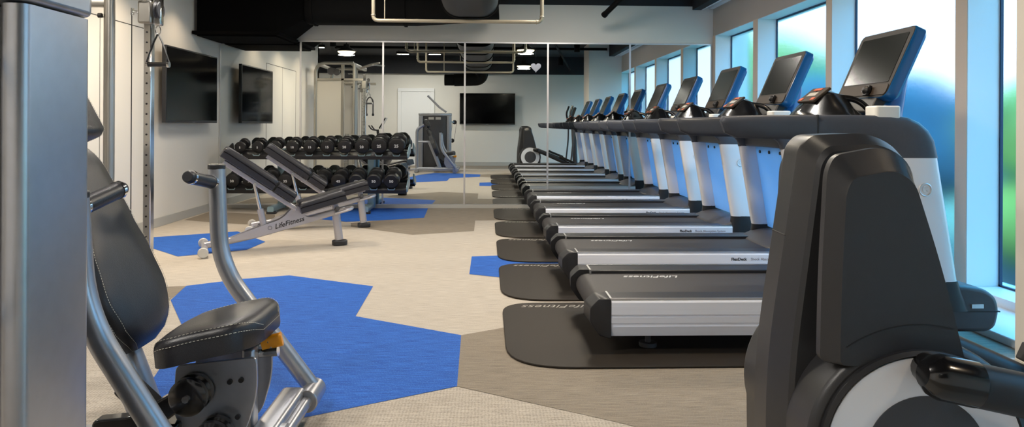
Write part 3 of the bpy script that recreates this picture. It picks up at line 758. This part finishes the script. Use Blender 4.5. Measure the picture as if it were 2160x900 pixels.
        MB().cyl(g0 - dv * .015, g0, .012).cyl(g0, g0 + dv * .014, .026, 20).build('grip_ring', 'chrome', t)
        MB().cyl(g1, g1 + dv * .012, .027, 20).build('grip_ring', 'chrome', t)
        MB().cyl(g0 + dv * .012, g1, .0245, 24).cyl(g1 + dv * .008, g1 + dv * .03, .025, 24, r2=.02).build('hand_grip', 'vinyl_black', t, bevel=.002)
        MB().cyl((-.665, yy - s * .02, .085), (-.665, yy + s * .13, .085), .042, 24).build('arm_pivot', 'silver_paint', t, bevel=.004)
    MB().tube([(-.665, 1.9, .085), (-.665, 2.8, .085)], .022).build('pivot_axle', 'silver_paint', t)
    return t
def interp(tab, k):
    for (a, x), (b, y) in zip(tab, tab[1:]):
        if k <= b:
            u = (k - a) / (b - a); u = u * u * (3 - 2 * u); return x + (y - x) * u
    return tab[-1][1]
make_press()

# ------------------------------------------------------------------ incline benches
def make_bench():
    """built along +x: rear axle at x=0, front leg at x=1.12"""
    t = thing('incline_bench', (0, 0, 0), '', 'weight bench', 'adjustable weight benches before the dumbbell rack')
    # main beam
    pth = fillet([(0.0, 0, .065), (.35, 0, .115), (1.14, 0, .315)], .2)
    bm_ = MB().sweep(pth, rrect(.07, .055, .015)).build('main_beam', 'bench_silver', t, angle=50)
    for s in (-1, 1):
        pl = round_poly([(.10, .08), (.42, .20), (.64, .27), (.72, .36), (.765, .385), (.80, .36), (.84, .275), (.95, .275), (.95, .245), (.4, .11)], [.02, .05, .08, .08, .03, .03, .06, .01, .01, .05], 5)
        sp = MB().prism(pl, s * .045 - .004, s * .045 + .004, 'y').build('side_plate', 'bench_silver', t, bevel=.0015)
        if s < 0:
            text('printed_logo', 'LifeFitness', .062, frame((.70, -.0495, .232), Vector((1, 0, .25)), Vector((-.25, 0, 1))), 'print_black', sp, shear=.3, bold=.001)
            MB().torus((.535, -.050, .195), (0, 1, 0), .016, .003, 24, 8).build('badge', 'print_grey', sp)
        MB().cyl((.742, s * .040, .352), (.742, s * .058, .352), .018, 16).build('pivot_bolt', 'chrome', t, bevel=.002)
    # rear foot and wheels
    MB().tube([(0, -.26, .045), (0, .26, .045)], .028).build('rear_foot', 'bench_silver', t)
    for s in (-1, 1):
        MB().cyl((-.01, s * .26, .045), (-.01, s * .29, .045), .043, 24).build('wheel', 'frosted', t, bevel=.006)
    # front leg and handle
    MB().sweep([(1.115, 0, .33), (1.15, 0, .05)], rrect(.06, .075, .025)).build('front_leg', 'bench_silver', t, angle=50)
    MB().prism(rrect(.14, .10, .04), 0, .045, 'z', Matrix.Translation((1.155, 0, 0))).build('rubber_foot', 'vinyl_black', t, bevel=.008)
    MB().tube(fillet([(1.10, -.075, .30), (1.24, -.075, .335), (1.28, 0, .345), (1.24, .075, .335), (1.10, .075, .30)], .07), .014, 10).build('carry_handle', 'bench_silver', t)
    # seat (inclined up to the front) and frame
    def padlong(x0, z0, x1, z1, w, th, name):
        a = Vector((x0, 0, z0)); b = Vector((x1, 0, z1)); d = (b - a); L = d.length; d.normalize(); n = Vector((-d.z, 0, d.x))
        rings = []
        for k, q, in ((0, .86), (.03, .97), (.08, 1), (.5, 1), (.92, 1), (.97, .97), (1, .86)):
            c = a + d * L * k
            sec = [(-.5, .05), (-.5, .45), (-.47, .5), (-.5, .56), (-.5, .82), (-.44, .98), (-.2, 1), (0, 1), (.2, 1), (.44, .98), (.5, .82), (.5, .56), (.47, .5), (.5, .45), (.5, .05), (.45, 0), (-.45, 0)]
            rings.append([c + Vector((0, 1, 0)) * y * w * (.9 + .1 * q) + n * h * th * q for y, h in sec])
        return MB().loft(rings).build(name, 'vinyl_bench', t, angle=45)
    padlong(.80, .315, 1.20, .420, .27, .105, 'seat_pad')
    MB().sweep([(.76, 0, .30), (1.16, 0, .41)], rrect(.07, .04, .01)).build('seat_frame', 'bench_silver', t)
    MB().cyl((1.12, -.03, .33), (1.12, -.10, .35), .02)  .build('adjuster_knob', 'grey_plastic', t, bevel=.003)
    MB().sweep([(1.115, 0, .33), (1.115, 0, .40)], rrect(.05, .05, .01)).build('seat_post', 'bench_silver', t)
    # back rest
    a = Vector((.755, 0, .355)); b = Vector((.15, 0, .785)); d = (b - a).normalized()
    for s in (-1, 1):
        MB().sweep([a + Vector((0, s * .06, 0)), b + Vector((0, s * .06, 0))], rrect(.03, .045, .01)).build('back_rail', 'bench_silver', t)
    n = Vector((d.z, 0, -d.x)); n = n if n.z > 0 else -n
    def P(k, h): return a + d * k + n * h
    p0, p1 = P(.07, .025), P(.255, .025)
    padlong(p1.x, p1.z, p0.x, p0.z, .26, .10, 'lumbar_pad')
    p0, p1 = P(.275, .025), P(.80, .025)
    padlong(p1.x, p1.z, p0.x, p0.z, .27, .11, 'back_pad')
    # telescopic strut
    st = P(.42, -.01); base = Vector((.50, 0, .15))
    m = st.lerp(base, .55)
    MB().tube([st + Vector((0, 0, 0)), m], .016).build('strut_rod', 'chrome', t)
    MB().sweep([m + (st - m) * .05, base], rrect(.055, .055, .02)).build('strut_sleeve', 'bench_silver', t, angle=50)
    MB().cyl((st.x, -.09, st.z), (st.x, .09, st.z), .012).build('strut_pin', 'chrome', t)
    MB().tube([(.44, .045, .22), (.54, .045, .14)], .012).cyl((.54, .03, .14), (.54, .06, .14), .022).build('lock_lever', 'chrome', t)
    return t
bench = make_bench()
bench['label'] = 'nearer grey incline weight bench with black pads, its back raised toward the left wall'
bench.location = (-2.43, 6.33, .003); bench.rotation_euler = (0, 0, math.radians(21))
b2 = copy_thing(bench, (-2.44, 7.62, .003), 'farther incline weight bench, close before the dumbbell rack', math.radians(15))

# ------------------------------------------------------------------ dumbbell rack and dumbbells
RX0, RX1 = -3.29, -1.0
def make_rack():
    t = thing('dumbbell_rack', ((RX0 + RX1) / 2, 9.3, 0), 'two tier dumbbell rack with black trays and pale metal legs against the mirrors', 'dumbbell rack')
    tilt = math.radians(14)
    for z, yc in ((.79, 9.38), (.365, 9.30)):
        c, s = math.cos(tilt), math.sin(tilt)
        F = Matrix.Translation((0, yc, z)) @ Matrix.Rotation(tilt, 4, 'X')
        tr = MB()
        tr.box(RX0, RX1, -.15, -.13, -.085, -.034, F).box(RX0, RX1, .13, .15, -.085, -.034, F)
        tr.box(RX0, RX1, -.15, .15, -.06, -.045, F)
        tr.box(RX0, RX1, -.13, -.09, -.045, -.034, F).box(RX0, RX1, .09, .13, -.045, -.034, F)
        o = tr.build('tray', 'black_plastic', t, bevel=.004)
        for k in range(10):
            x = (-3.125 + k * .2205) if z > .6 else (-3.185 + k * .2215)
            sd = MB().prism([(-.05, -.03), (-.035, -.055), (.035, -.055), (.05, -.03), (.04, -.03), (.03, -.045), (-.03, -.045), (-.04, -.03)], -.152, -.158, 'y', F @ Matrix.Translation((x, 0, .018)))
            sd.build('saddle_rim', 'rack_blue', o)
    for x in (RX0 + .62, RX1 - .50):
        MB().sweep(fillet([(x, 9.56, .03), (x, 9.53, .80)], .1), rrect(.10, .07, .02), up=(0, 1, 0)).build('upright', 'rack_blue', t, angle=50)
        MB().sweep([(x, 9.05, .06), (x, 9.60, .06)], rrect(.08, .07, .02)).build('foot', 'rack_blue', t, angle=50)
        MB().prism(rrect(.12, .10, .03), 0, .035, 'z', Matrix.Translation((x, 9.10, 0))).build('rubber_foot', 'vinyl_black', t, bevel=.006)
        for z, yc in ((.74, 9.38), (.315, 9.30)):
            MB().sweep([(x, 9.54, z), (x, yc - .12, z - .035)], rrect(.06, .05, .01)).build('tray_arm', 'rack_blue', t)
    for x in (RX0 - .005, RX1 + .005):
        for z, yc in ((.79, 9.38), (.365, 9.30)):
            F = Matrix.Translation((x, yc, z)) @ Matrix.Rotation(tilt, 4, 'X')
            MB().prism(round_poly([(-.16, -.07), (.16, -.07), (.16, .05), (-.16, .02)], .03), -.008, .008, 'x', F).build('end_plate', 'rack_blue' if x > -2 else 'black_plastic', t, bevel=.002)
    return t
make_rack()
words = ['first', 'second', 'third', 'fourth', 'fifth', 'sixth', 'seventh', 'eighth', 'ninth', 'tenth']
def octo(r, n=8, ch=.55):
    pts = []
    for i in range(n): th = 2 * PI * (i + .5) / n; pts.append((r * math.cos(th), r * math.sin(th)))
    return round_poly(pts, r * .22, 3)
def make_dumbbell(num, r, hl, loc, label, group):
    t = thing('dumbbell', loc, label, 'dumbbell', group)
    L0 = Vector(loc)
    tilt = math.radians(14); F = Matrix.Translation(L0) @ Matrix.Rotation(tilt, 4, 'X')
    for s in (-1, 1):
        rings = []
        for y, k in ((.055, .80), (.062, .93), (.075, 1), (.055 + hl * .8, 1), (.055 + hl * .93, .93), (.055 + hl, .80)):
            rings.append([F @ Vector((x * k, s * y, z * k)) for x, z in octo(r)])
        hd = MB().loft(rings).build('head', 'urethane', t, angle=30)
        Mt = F @ frame((0, s * (.0555 + hl), 0), (-s, 0, 0), (0, 0, 1))
        text('number', str(num), r * .46, Mt, 'print_white', hd, extrude=.0012, bold=.0015, spacing=1.1)
    a = F @ Vector((0, -.06, 0)); b = F @ Vector((0, .06, 0))
    MB().cyl(a, b, .016, 14).build('handle', 'steel_knurl', t)
    return t
tops = [5, 5, 10, 10, 15, 15, 20, 20, 25, 25]; bots = [30, 30, 35, 35, 40, 40, 45, 45, 50, 50]
def which(nums, k):
    return 'left one of the pair marked %d' % nums[k] if k % 2 == 0 else 'right one of the pair marked %d' % nums[k]
for k in range(10):
    r = .076 + .0034 * k; hl = .055 + .005 * k
    if k >= 8: r += .008
    x = -3.125 + k * .2205
    make_dumbbell(tops[k], r, hl, (x, 9.385, .768 + r), 'black round headed dumbbell on the top tray, ' + which(tops, k), 'dumbbells on the top tray')
for k in range(10):
    r = .098 + .0008 * k; hl = .085 + .003 * k
    x = -3.185 + k * .2215
    make_dumbbell(bots[k], r, hl, (x, 9.305, .337 + r), 'large black dumbbell on the bottom tray, ' + which(bots, k), 'dumbbells on the bottom tray')

# ------------------------------------------------------------------ televisions
def make_tv(name_label, c, w, h, nrm):
    t = thing('television', c, name_label, 'television')
    n = Vector(nrm); side = Vector((0, 0, 1)).cross(n); F = frame(c, side, (0, 0, 1))
    MB().prism(rrect(w, h, .006), -.045, 0, 'z', F).build('body', 'black_plastic', t, bevel=.003)
    MB().prism(rrect(w - .03, h - .045, .002), 0, .0015, 'z', F @ Matrix.Translation((0, .006, 0))).build('screen', 'tv_screen', t)
    MB().box(-.035, .035, -h / 2 + .003, -h / 2 + .009, 0, .002, F).build('maker_badge', 'print_grey', t)
    MB().box(-.25, .25, -.2, .2, -.140, -.045, F).build('wall_bracket', 'black_plastic', t)
    return t
make_tv('large black television mounted on the white left wall', (-3.405, 8.53, 1.545), 1.46, .83, (1, 0, 0))
make_tv('black television on the wall behind the camera, seen only in the mirrors', (.04, -.305, 1.565), 1.52, .86, (0, 1, 0))

# ------------------------------------------------------------------ cable trainer by the left wall
def make_trainer():
    t = thing('cable_trainer', (-2.9, 4.4, 0), 'tall silver dual pulley cable trainer standing along the left wall', 'cable machine')
    ZT = 2.33
    MB().tube([(-2.605, 5.08, .03), (-2.605, 5.08, ZT)], .036, 20).build('round_post', 'trainer_silver', t)
    MB().tube([(-2.83, 3.72, .03), (-2.83, 3.72, ZT)], .036, 20).build('round_post', 'trainer_silver', t)
    for (px, py) in ((-2.385, 5.19), (-2.70, 3.55)):
        MB().box(px - .027, px + .027, py - .03, py + .03, .03, 2.12).build('slotted_post', 'chrome', t, bevel=.006)
        hl = MB()
        for k in range(24):
            z = .25 + k * .072
            hl.cyl((px - .002, py - .031, z), (px - .002, py - .0325, z), .0065, 12).cyl((px - .002, py + .031, z), (px - .002, py + .0325, z), .0065, 12)
        hl.build('adjustment_hole', 'print_black', t)
    # side arches (stack shroud frames)
    for y in (5.10, 3.62):
        s = MB(); s.sweep(fillet([(-3.36, y, .03), (-3.36, y, ZT), (-2.62, y, ZT)], .22, 10), rrect(.06, .08, .02), up=(0, 1, 0)); s.build('arch_frame', 'trainer_silver', t, angle=50)
        MB().box(-2.86, -2.80, y - .03, y + .03, .03, ZT - .02).build('inner_post', 'trainer_silver', t, bevel=.006)
        MB().box(-3.34, -2.84, y - .012, y + .012, .08, 1.98).build('stack_shroud', 'frosted', t, bevel=.004)
        MB().box(-3.34, -2.40, y - .03, y + .03, 1.98, 2.03).build('cross_tube', 'trainer_silver', t, bevel=.004)
        MB().cyl((-3.06, y - .02, 2.17), (-3.06, y + .02, 2.17), .075, 28).cyl((-2.95, y - .02, 2.15), (-2.95, y + .02, 2.15), .065, 28).build('top_pulley', 'grey_plastic', t, bevel=.008)
        k = MB()
        yy = y - .18 if y > 4 else y + .18
        for j in range(16): k.box(-3.22, -2.98, min(y, yy) + .02, max(y, yy) - .02, .12 + j * .05, .165 + j * .05)
        k.build('weight_stack', 'steel_knurl', t)
    MB().sweep([(-2.63, 3.66, ZT - .02), (-2.63, 5.1, ZT - .02)], rrect(.07, .07, .015)).sweep([(-3.3, 3.62, ZT - .03), (-3.3, 5.1, ZT - .03)], rrect(.05, .06, .01)).build('top_rail', 'trainer_silver', t)
    MB().sweep([(-3.3, 5.08, 1.95), (-2.61, 5.08, 1.95)], rrect(.05, .06, .015)).build('side_brace', 'trainer_silver', t)
    MB().cyl((-2.665, 5.05, 1.86), (-2.64, 5.05, 1.86), .016).build('stop_knob', 'black_plastic', t)
    MB().prism([(-2.90, 3.5), (-2.66, 3.5), (-2.345, 5.24), (-2.65, 5.24)], 0, .06, 'z').box(-3.4, -2.35, 5.03, 5.17, 0, .06).box(-3.4, -2.35, 3.55, 3.69, 0, .06).build('base_frame', 'trainer_silver', t, bevel=.01)
    MB().sweep(fillet([(-2.6, 4.4, 2.28), (-2.35, 4.4, 2.36), (-2.15, 4.15, 2.36)], .1), circ(.018, 12)).sweep(fillet([(-2.6, 4.5, 2.28), (-2.35, 4.55, 2.36), (-2.15, 4.85, 2.36)], .1), circ(.018, 12)).build('pull_up_bar', 'trainer_silver', t)
    # carriages
    for (px, py, z, sx) in ((-2.385, 5.19, 1.87, 1), (-2.70, 3.55, 1.87, 1)):
        c = MB().box(px - .055, px + .04, py - .065, py + .05, z - .05, z + .11).build('pulley_carriage', 'trainer_silver', t, bevel=.014, seg=3, label='bronze tinted pulley carriage')
        MB().lathe([(.058, 0), (.062, .006), (.05, .018), (.062, .03), (.058, .036)], (px + .06, py - .03, z + .045), (0, 1, 0) if px < -2.5 else (1, 0, 0), 28).build('swivel_pulley', 'grey_plastic', c)
        MB().box(px + .045, px + .10, py - .045, py + .01, z - .06, z + .16).build('swivel_bracket', 'chrome', c, bevel=.01)
        MB().cyl((px - .055, py - .03, z + .03), (px - .10, py - .03, z + .035), .010).cyl((px - .105, py - .03, z + .01), (px - .105, py - .03, z + .06), .012).build('pull_pin', 'chrome', c)
        MB().tube([(px - .107, py - .03, .1), (px - .107, py - .03, z + .01)], .0035, 8).build('cable', 'cable', t)
    return t
make_trainer()
def carabiner(mb, c):
    x, y, z = c
    mb.tube([(x + .018 * math.sin(a) * (1 if a < PI else 1), y, z - .03 * math.cos(a)) for a in [2 * PI * i / 20 for i in range(21)]], .003, 6)
t = thing('stirrup_handle', (-2.31, 5.16, 1.80), 'stirrup handle on a black strap hanging from the far pulley of the cable trainer', 'cable handle')
m = MB(); carabiner(m, (-2.31, 5.16, 1.775)); m.build('carabiner', 'chrome', t)
m = MB()
for s in (-1, 1): m.sweep([(-2.31 + s * .004, 5.16, 1.745), (-2.31 + s * .03, 5.16, 1.69), (-2.31 + s * .078, 5.16, 1.55)], [(-.002, -.011), (.002, -.011), (.002, .011), (-.002, .011)], up=(0, 1, 0))
m.build('strap', 'vinyl_black', t)
MB().cyl((-2.375, 5.16, 1.535), (-2.245, 5.16, 1.535), .016, 16).build('grip', 'vinyl_black', t, bevel=.003)
MB().cyl((-2.39, 5.16, 1.535), (-2.375, 5.16, 1.535), .021, 16).build('grip_end', 'chrome', t)
MB().cyl((-2.245, 5.16, 1.535), (-2.23, 5.16, 1.535), .021, 16).build('grip_end', 'chrome', t)
SHX = .0
t = thing('rope_handle', (-2.5, 3.5, 1.8), 'black rope handle hanging from the near pulley of the cable trainer, seen in the mirrors', 'cable handle')
m = MB(); carabiner(m, (-2.55, 3.52, 1.765)); m.build('carabiner', 'chrome', t)
MB().tube(fillet([(-2.62, 3.52, 1.36), (-2.62, 3.52, 1.66), (-2.55, 3.52, 1.735), (-2.48, 3.52, 1.66), (-2.48, 3.52, 1.36)], .07), .014, 10).build('rope', 'vinyl_black', t)
MB().lathe([(.014, 0), (.026, -.015), (.026, -.05), (.015, -.06)], (-2.62, 3.52, 1.37), (0, 0, 1), 16).lathe([(.014, 0), (.026, -.015), (.026, -.05), (.015, -.06)], (-2.48, 3.52, 1.37), (0, 0, 1), 16).build('rope_knob', 'black_plastic', t)

# ------------------------------------------------------------------ exercise bike (mirror only)
def make_bike():
    bx, by = -2.75, 2.1
    t = thing('exercise_bike', (bx, by, 0), 'black upright exercise bike behind the cable trainer, seen in the mirrors', 'exercise bike')
    MB().box(bx - .45, bx + .45, by - .03, by + .03, .04, .1).box(bx - .47, bx - .40, by - .22, by + .22, 0, .06).box(bx + .40, bx + .47, by - .22, by + .22, 0, .06).build('base_frame', 'grey_plastic', t, bevel=.008)
    MB().prism(round_poly([(bx - .15, .08), (bx + .42, .08), (bx + .35, .5), (bx + .1, .62), (bx - .1, .4)], .08), by - .07, by + .07, 'y').build('drive_cover', 'black_plastic', t, bevel=.02)
    MB().sweep([(bx - .12, by, .3), (bx - .22, by, .78)], circ(.025)).build('seat_post', 'silver_paint', t)
    MB().loft([[(bx - .22 + x, by + y * w, .80 + dz) for x, y in circ(.13, 20, .5)] for w, dz in ((.16, 0), (.2, .03), (.17, .06))]).build('saddle', 'vinyl_black', t)
    MB().sweep([(bx + .22, by, .5), (bx + .16, by, 1.0)], rrect(.06, .06, .02)).build('mast', 'black_plastic', t)
    for s in (-1, 1):
        MB().tube(fillet([(bx + .16, by, .98), (bx + .05, by + s * .2, 1.0), (bx - .02, by + s * .2, 1.10)], .08), .016).build('handlebar', 'vinyl_black', t)
        MB().cyl((bx + .05, by + s * .07, .32), (bx + .05, by + s * .12, .32), .02).box(bx + .03, bx + .07, by + s * .12 - .01, by + s * .12 + .01, .32 - (.16 if s > 0 else 0), .32 + (.16 if s < 0 else 0)).build('crank', 'silver_paint', t)
        MB().box(bx, bx + .10, by + s * .18 - .045, by + s * .18 + .045, .32 - s * .16 - .012, .32 - s * .16 + .012).build('pedal', 'black_plastic', t, bevel=.004)
    MB().prism(rrect(.34, .30, .03), -.03, 0, 'z', frame((bx + .28, by, 1.16), (0, -1, 0), (.5, 0, .86))).build('console', 'gloss_black', t, bevel=.006)
    return t
make_bike()

# ------------------------------------------------------------------ overhead ducts, pipes, lamps
d = thing('air_duct', (-3.0, 9.2, 2.2), 'large black boxed air duct along the top of the mirror wall', 'air duct')
MB().box(-3.50, -2.55, 8.85, 9.66, 2.18, 2.95).box(-3.54, -2.50, 8.80, 9.70, 2.2, 2.24).build('duct_box', 'duct_deep', d, bevel=.005)
MB().loft([[(-2.55, 8.85, 2.2), (-2.55, 9.6, 2.2), (-2.55, 9.6, 2.9), (-2.55, 8.85, 2.9)], [(-2.26, 8.95, 2.40), (-2.26, 9.5, 2.40), (-2.26, 9.5, 2.85), (-2.26, 8.95, 2.85)]]).build('duct_reducer', 'duct_deep', d)
MB().sweep([(-2.26, 9.25, 2.59), (-.9, 9.25, 2.59), (.15, 9.25, 2.66)], rrect(.44, .40, .15, 6)).build('duct_run', 'duct_black', d, angle=50)
for x in (-2.2, -1.05): MB().sweep([(x, 9.25, 2.59), (x + .03, 9.25, 2.59)], rrect(.48, .43, .16, 6)).build('flange', 'duct_black', d)
d = thing('ventilation_duct', (-.18, 5.5, 2.6), 'dark grey oval air duct running overhead toward the mirrors, with black flanges', 'air duct')
MB().sweep([(-.185, 8.25, 2.60), (-.185, 3.2, 2.60)], rrect(.64, .50, .20, 8)).build('duct_run', 'duct_grey', d, angle=50)
for y in (8.25, 6.9, 5.55, 4.2, 3.2): MB().sweep([(-.185, y, 2.60), (-.185, y - .03, 2.60)], rrect(.67, .53, .21, 8)).build('flange', 'duct_black', d)
MB().sweep(fillet([(-.1, 3.25, 2.55), (-.1, 2.6, 2.5), (-.1, 2.45, 2.2), (-.75, 2.45, 2.18)], .25, 8), circ(.15, 24)).build('duct_elbow', 'duct_black', d, angle=50)
MB().cyl((-.75, 2.45, 2.18), (-.98, 2.45, 2.18), .135, 28).build('duct_outlet', 'duct_black', d, bevel=.01)
def upipe(x0, x1, y, z, label, hang):
    t = thing('ceiling_pipe', ((x0 + x1) / 2, y, z), label, 'pipe', 'u shaped pipes under the ceiling')
    MB().tube(fillet([(x0, y, ZC), (x0, y, z), (x1, y, z), (x1, y, ZC)], .06), .021, 14, up=(0, 1, 0)).build('pipe_run', 'pipe_beige', t)
    for c_, a_ in (((x0, y, z + .06), (0, 0, 1)), ((x1 - .06, y, z), (1, 0, 0)), ((x1, y, z + .06), (0, 0, 1))): MB().torus(c_, a_, .019, .008, 16, 8).build('coupling', 'pipe_beige', t)
    MB().tube([(hang, y, ZC), (hang, y, z + .015)], .007, 8).build('hanger_rod', 'pipe_beige', t)
upipe(-1.255, .62, 8.05, 2.275, 'beige u shaped pipe dropping from the ceiling in front of the mirror wall', -1.13)
upipe(-1.32, .54, 5.46, 2.335, 'u shaped ceiling pipe in the middle of the room, seen in the mirrors', -.5)
upipe(-1.28, .577, 4.0, 2.25, 'lowest u shaped ceiling pipe toward the camera, seen in the mirrors', -.9)
def bpipe(p0, p1, r, label):
    t = thing('conduit', p0, label, 'pipe')
    MB().tube([p0, p1], r, 14).build('pipe_run', 'duct_black', t)
    MB().cyl(p0, tuple(Vector(p0) + (Vector(p1) - Vector(p0)).normalized() * .04), r * 1.15).build('coupling', 'duct_black', t)
bpipe((1.52, 9.3, 2.55), (1.95, 8.6, 2.98), .035, 'thick black pipe stub slanting up to the ceiling above the mirrors')
bpipe((-3.4, 3.1, 2.86), (2.75, 3.1, 2.86), .03, 'thin black conduit crossing the whole ceiling nearest the camera')
bpipe((-3.4, 4.9, 2.9), (2.75, 4.9, 2.9), .025, 'black conduit crossing the whole ceiling midway to the mirrors')
bpipe((1.2, 6.0, 2.79), (2.3, -.3, 2.65), .025, 'long black conduit running obliquely along the ceiling by the windows')
def pendant(loc, label):
    x, y, z = loc
    t = thing('pendant_lamp', (x, y, z), label, 'pendant lamp', 'round pendant lamps with dark shades')
    MB().lathe([(.02, .14), (.05, .13), (.055, .08), (.10, .06), (.17, .015), (.178, 0), (.165, .004), (.09, .045), (.02, .06)], (x, y, z), (0, 0, 1), 36).build('lamp_shade', 'duct_black', t)
    MB().lathe([(.155, .004), (.15, -.012), (.12, -.035), (.07, -.048), (.01, -.052)], (x, y, z + .002), (0, 0, 1), 32).build('lamp_diffuser', 'lamp_glow', t)
    MB().tube([(x, y, z + .13), (x, y, ZC)], .008, 8).build('cord', 'duct_black', t)
    light('lamp_light', 'AREA', (x, y, z - .06), PENDANT_W, (1, .86, .66), .28, parent=None)
PENDANT_W = 30
pendant((-2.5, 6.45, 2.42), 'glowing pendant lamp over the benches near the left wall, seen in the mirrors')
pendant((.70, 6.66, 2.45), 'glowing pendant lamp above the treadmill tails, the one nearer the mirrors')
pendant((.84, 3.36, 2.44), 'glowing pendant lamp above the treadmill tails, the one nearer the camera')
def downlight(loc, label, w, tgt=None, col=(1, .78, .54)):
    x, y, z = loc
    t = thing('downlight', (x, y, z), label, 'ceiling light', 'cylinder downlights')
    MB().lathe([(.055, .0), (.062, 0), (.062, .19), (.055, .20), (.055, .03)], (x, y, z), (0, 0, 1), 28).tube([(x, y, z + .18), (x, y, ZC)], .015, 8).build('can', 'duct_black', t)
    MB().lathe([(.052, .012), (.052, .02), (.005, .02)], (x, y, z), (0, 0, 1), 24).build('lens', 'lamp_glow', t)
    light('lamp_light', 'SPOT', (x, y, z - .01), w, col, .05, spot=math.radians(110))
for y, s in ((8.3, 'nearest the mirrors'), (7.0, 'second from the mirrors'), (5.7, 'third from the mirrors'), (4.5, 'farthest from the mirrors')):
    downlight((-3.15, y, 2.72), 'black cylinder downlight washing the left wall, ' + s, 35)
downlight((1.95, 4.0, 2.70), 'black cylinder downlight over the treadmill handrails, the one nearer the mirrors', 35)
downlight((1.95, .6, 2.70), 'black cylinder downlight near the windows, the one nearer the back of the room', 60)
def bar(loc, label, w):
    x, y, z = loc
    w_ = .16 if y < 4 else .45
    t = thing('linear_light', (x, y, z), label, 'ceiling light', 'short linear ceiling lights')
    MB().box(x - w_, x + w_, y - .04, y + .04, z + .004, z + .06).tube([(x - .1, y, z + .05), (x - .1, y, ZC)], .004, 6).tube([(x + .1, y, z + .05), (x + .1, y, ZC)], .004, 6).build('housing', 'duct_black', t)
    MB().box(x - w_ + .02, x + w_ - .02, y - .03, y + .03, z, z + .006).build('diffuser', 'lamp_glow', t)
    light('lamp_light', 'AREA', (x, y, z - .006), w * (1.0 if y < 4 else 1), (1, .94, .86), w_ * 1.8, size_y=.06, shape='RECTANGLE')
BARW = 38
bar((-3.9, 2.6, 2.9), 'short linear ceiling light in the left recess', BARW)
bar((-2.1, 1.2, 2.9), 'short linear ceiling light over the exercise bike side', BARW)
bar((-1.3, 1.2, 2.9), 'short linear ceiling light over the chest press machine', BARW)
bar((-1.7, 5.2, 2.94), 'unseen linear fill light added over the blue carpet, midway in the room', BARW)  # this and the next three: fill lights added out of view to brighten the room
bar((-1.6, 7.6, 2.94), 'unseen linear fill light added in front of the dumbbell rack', BARW * .7)
bar((1.0, 5.4, 2.94), 'unseen linear fill light added over the mats of the treadmill row', BARW)
bar((1.0, 8.0, 2.94), 'unseen linear fill light added over the mats nearest the mirrors', BARW * .7)
h = MB()
hp = []
for i in range(32):
    a = 2 * PI * i / 32; hp.append((.0065 * 16 * math.sin(a) ** 3, .0065 * (13 * math.cos(a) - 5 * math.cos(2 * a) - 2 * math.cos(3 * a) - math.cos(4 * a))))
t = thing('heart_ornament', (1.0, 4.96, 2.29), 'pale grey heart shaped ornament hanging near the pendant lamps, seen in the mirrors', 'ornament')
MB().prism(hp, -.012, .012, 'y', Matrix.Translation((1.0, 4.96, 2.29))).build('heart', 'print_grey', t, bevel=.004)
MB().tube([(1.0, 4.96, 2.34), (1.0, 4.96, ZC)], .002, 6).build('string', 'cable', t)

# ------------------------------------------------------------------ outside
struct(MB().box(3.6, 80, -40, 60, -4.2, -4.0), 'outside_ground', 'ground')
def tree(x, y, h, r, m, label):
    t = thing('tree', (x, y, -4), label, 'tree', 'blurred trees beyond the windows')
    MB().cyl((x, y, -4), (x, y, h - r), .18, 10, r2=.1).build('trunk', 'bark', t)
    bm = bmesh.new()
    for k in range(9):
        a = random.random() * 2 * PI; q = random.random() ** .5 * r * .7
        c = Vector((x + q * math.cos(a), y + q * math.sin(a), h - r * .9 - random.random() * r * 1.1))
        s = bmesh.ops.create_icosphere(bm, subdivisions=4, radius=r * (.45 + .25 * random.random()))
        for v in s['verts']:
            n = v.co.normalized(); v.co = v.co * (1 + .10 * math.sin(n.x * 5 + k) * math.sin(n.y * 4 + k) + .05 * math.sin(n.z * 9 + k) * math.cos(n.y * 9)) + c
    off = Vector((x, y, -4))
    for v in bm.verts: v.co -= off
    me = bpy.data.meshes.new('crown'); bm.to_mesh(me); bm.free(); me.materials.append(MATS[m])
    me.polygons.foreach_set('use_smooth', [True] * len(me.polygons))
    o = bpy.data.objects.new('crown', me); COL.objects.link(o); o.parent = t
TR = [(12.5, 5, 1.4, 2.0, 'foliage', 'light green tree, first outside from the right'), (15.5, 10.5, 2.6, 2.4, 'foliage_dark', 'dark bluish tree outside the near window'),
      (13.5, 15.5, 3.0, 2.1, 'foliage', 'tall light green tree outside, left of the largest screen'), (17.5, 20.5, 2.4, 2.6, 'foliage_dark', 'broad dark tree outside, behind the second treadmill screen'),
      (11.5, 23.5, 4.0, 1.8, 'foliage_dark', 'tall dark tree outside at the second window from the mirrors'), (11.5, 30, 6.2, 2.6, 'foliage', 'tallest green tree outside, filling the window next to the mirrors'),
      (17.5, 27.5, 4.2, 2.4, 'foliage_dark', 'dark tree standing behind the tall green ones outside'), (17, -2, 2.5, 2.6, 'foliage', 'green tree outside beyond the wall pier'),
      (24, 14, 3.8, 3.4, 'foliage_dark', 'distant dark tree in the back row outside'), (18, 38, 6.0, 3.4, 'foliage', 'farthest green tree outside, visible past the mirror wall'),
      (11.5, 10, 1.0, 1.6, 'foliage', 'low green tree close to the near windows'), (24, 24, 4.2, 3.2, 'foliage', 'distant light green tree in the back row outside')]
for a in TR: tree(*a)
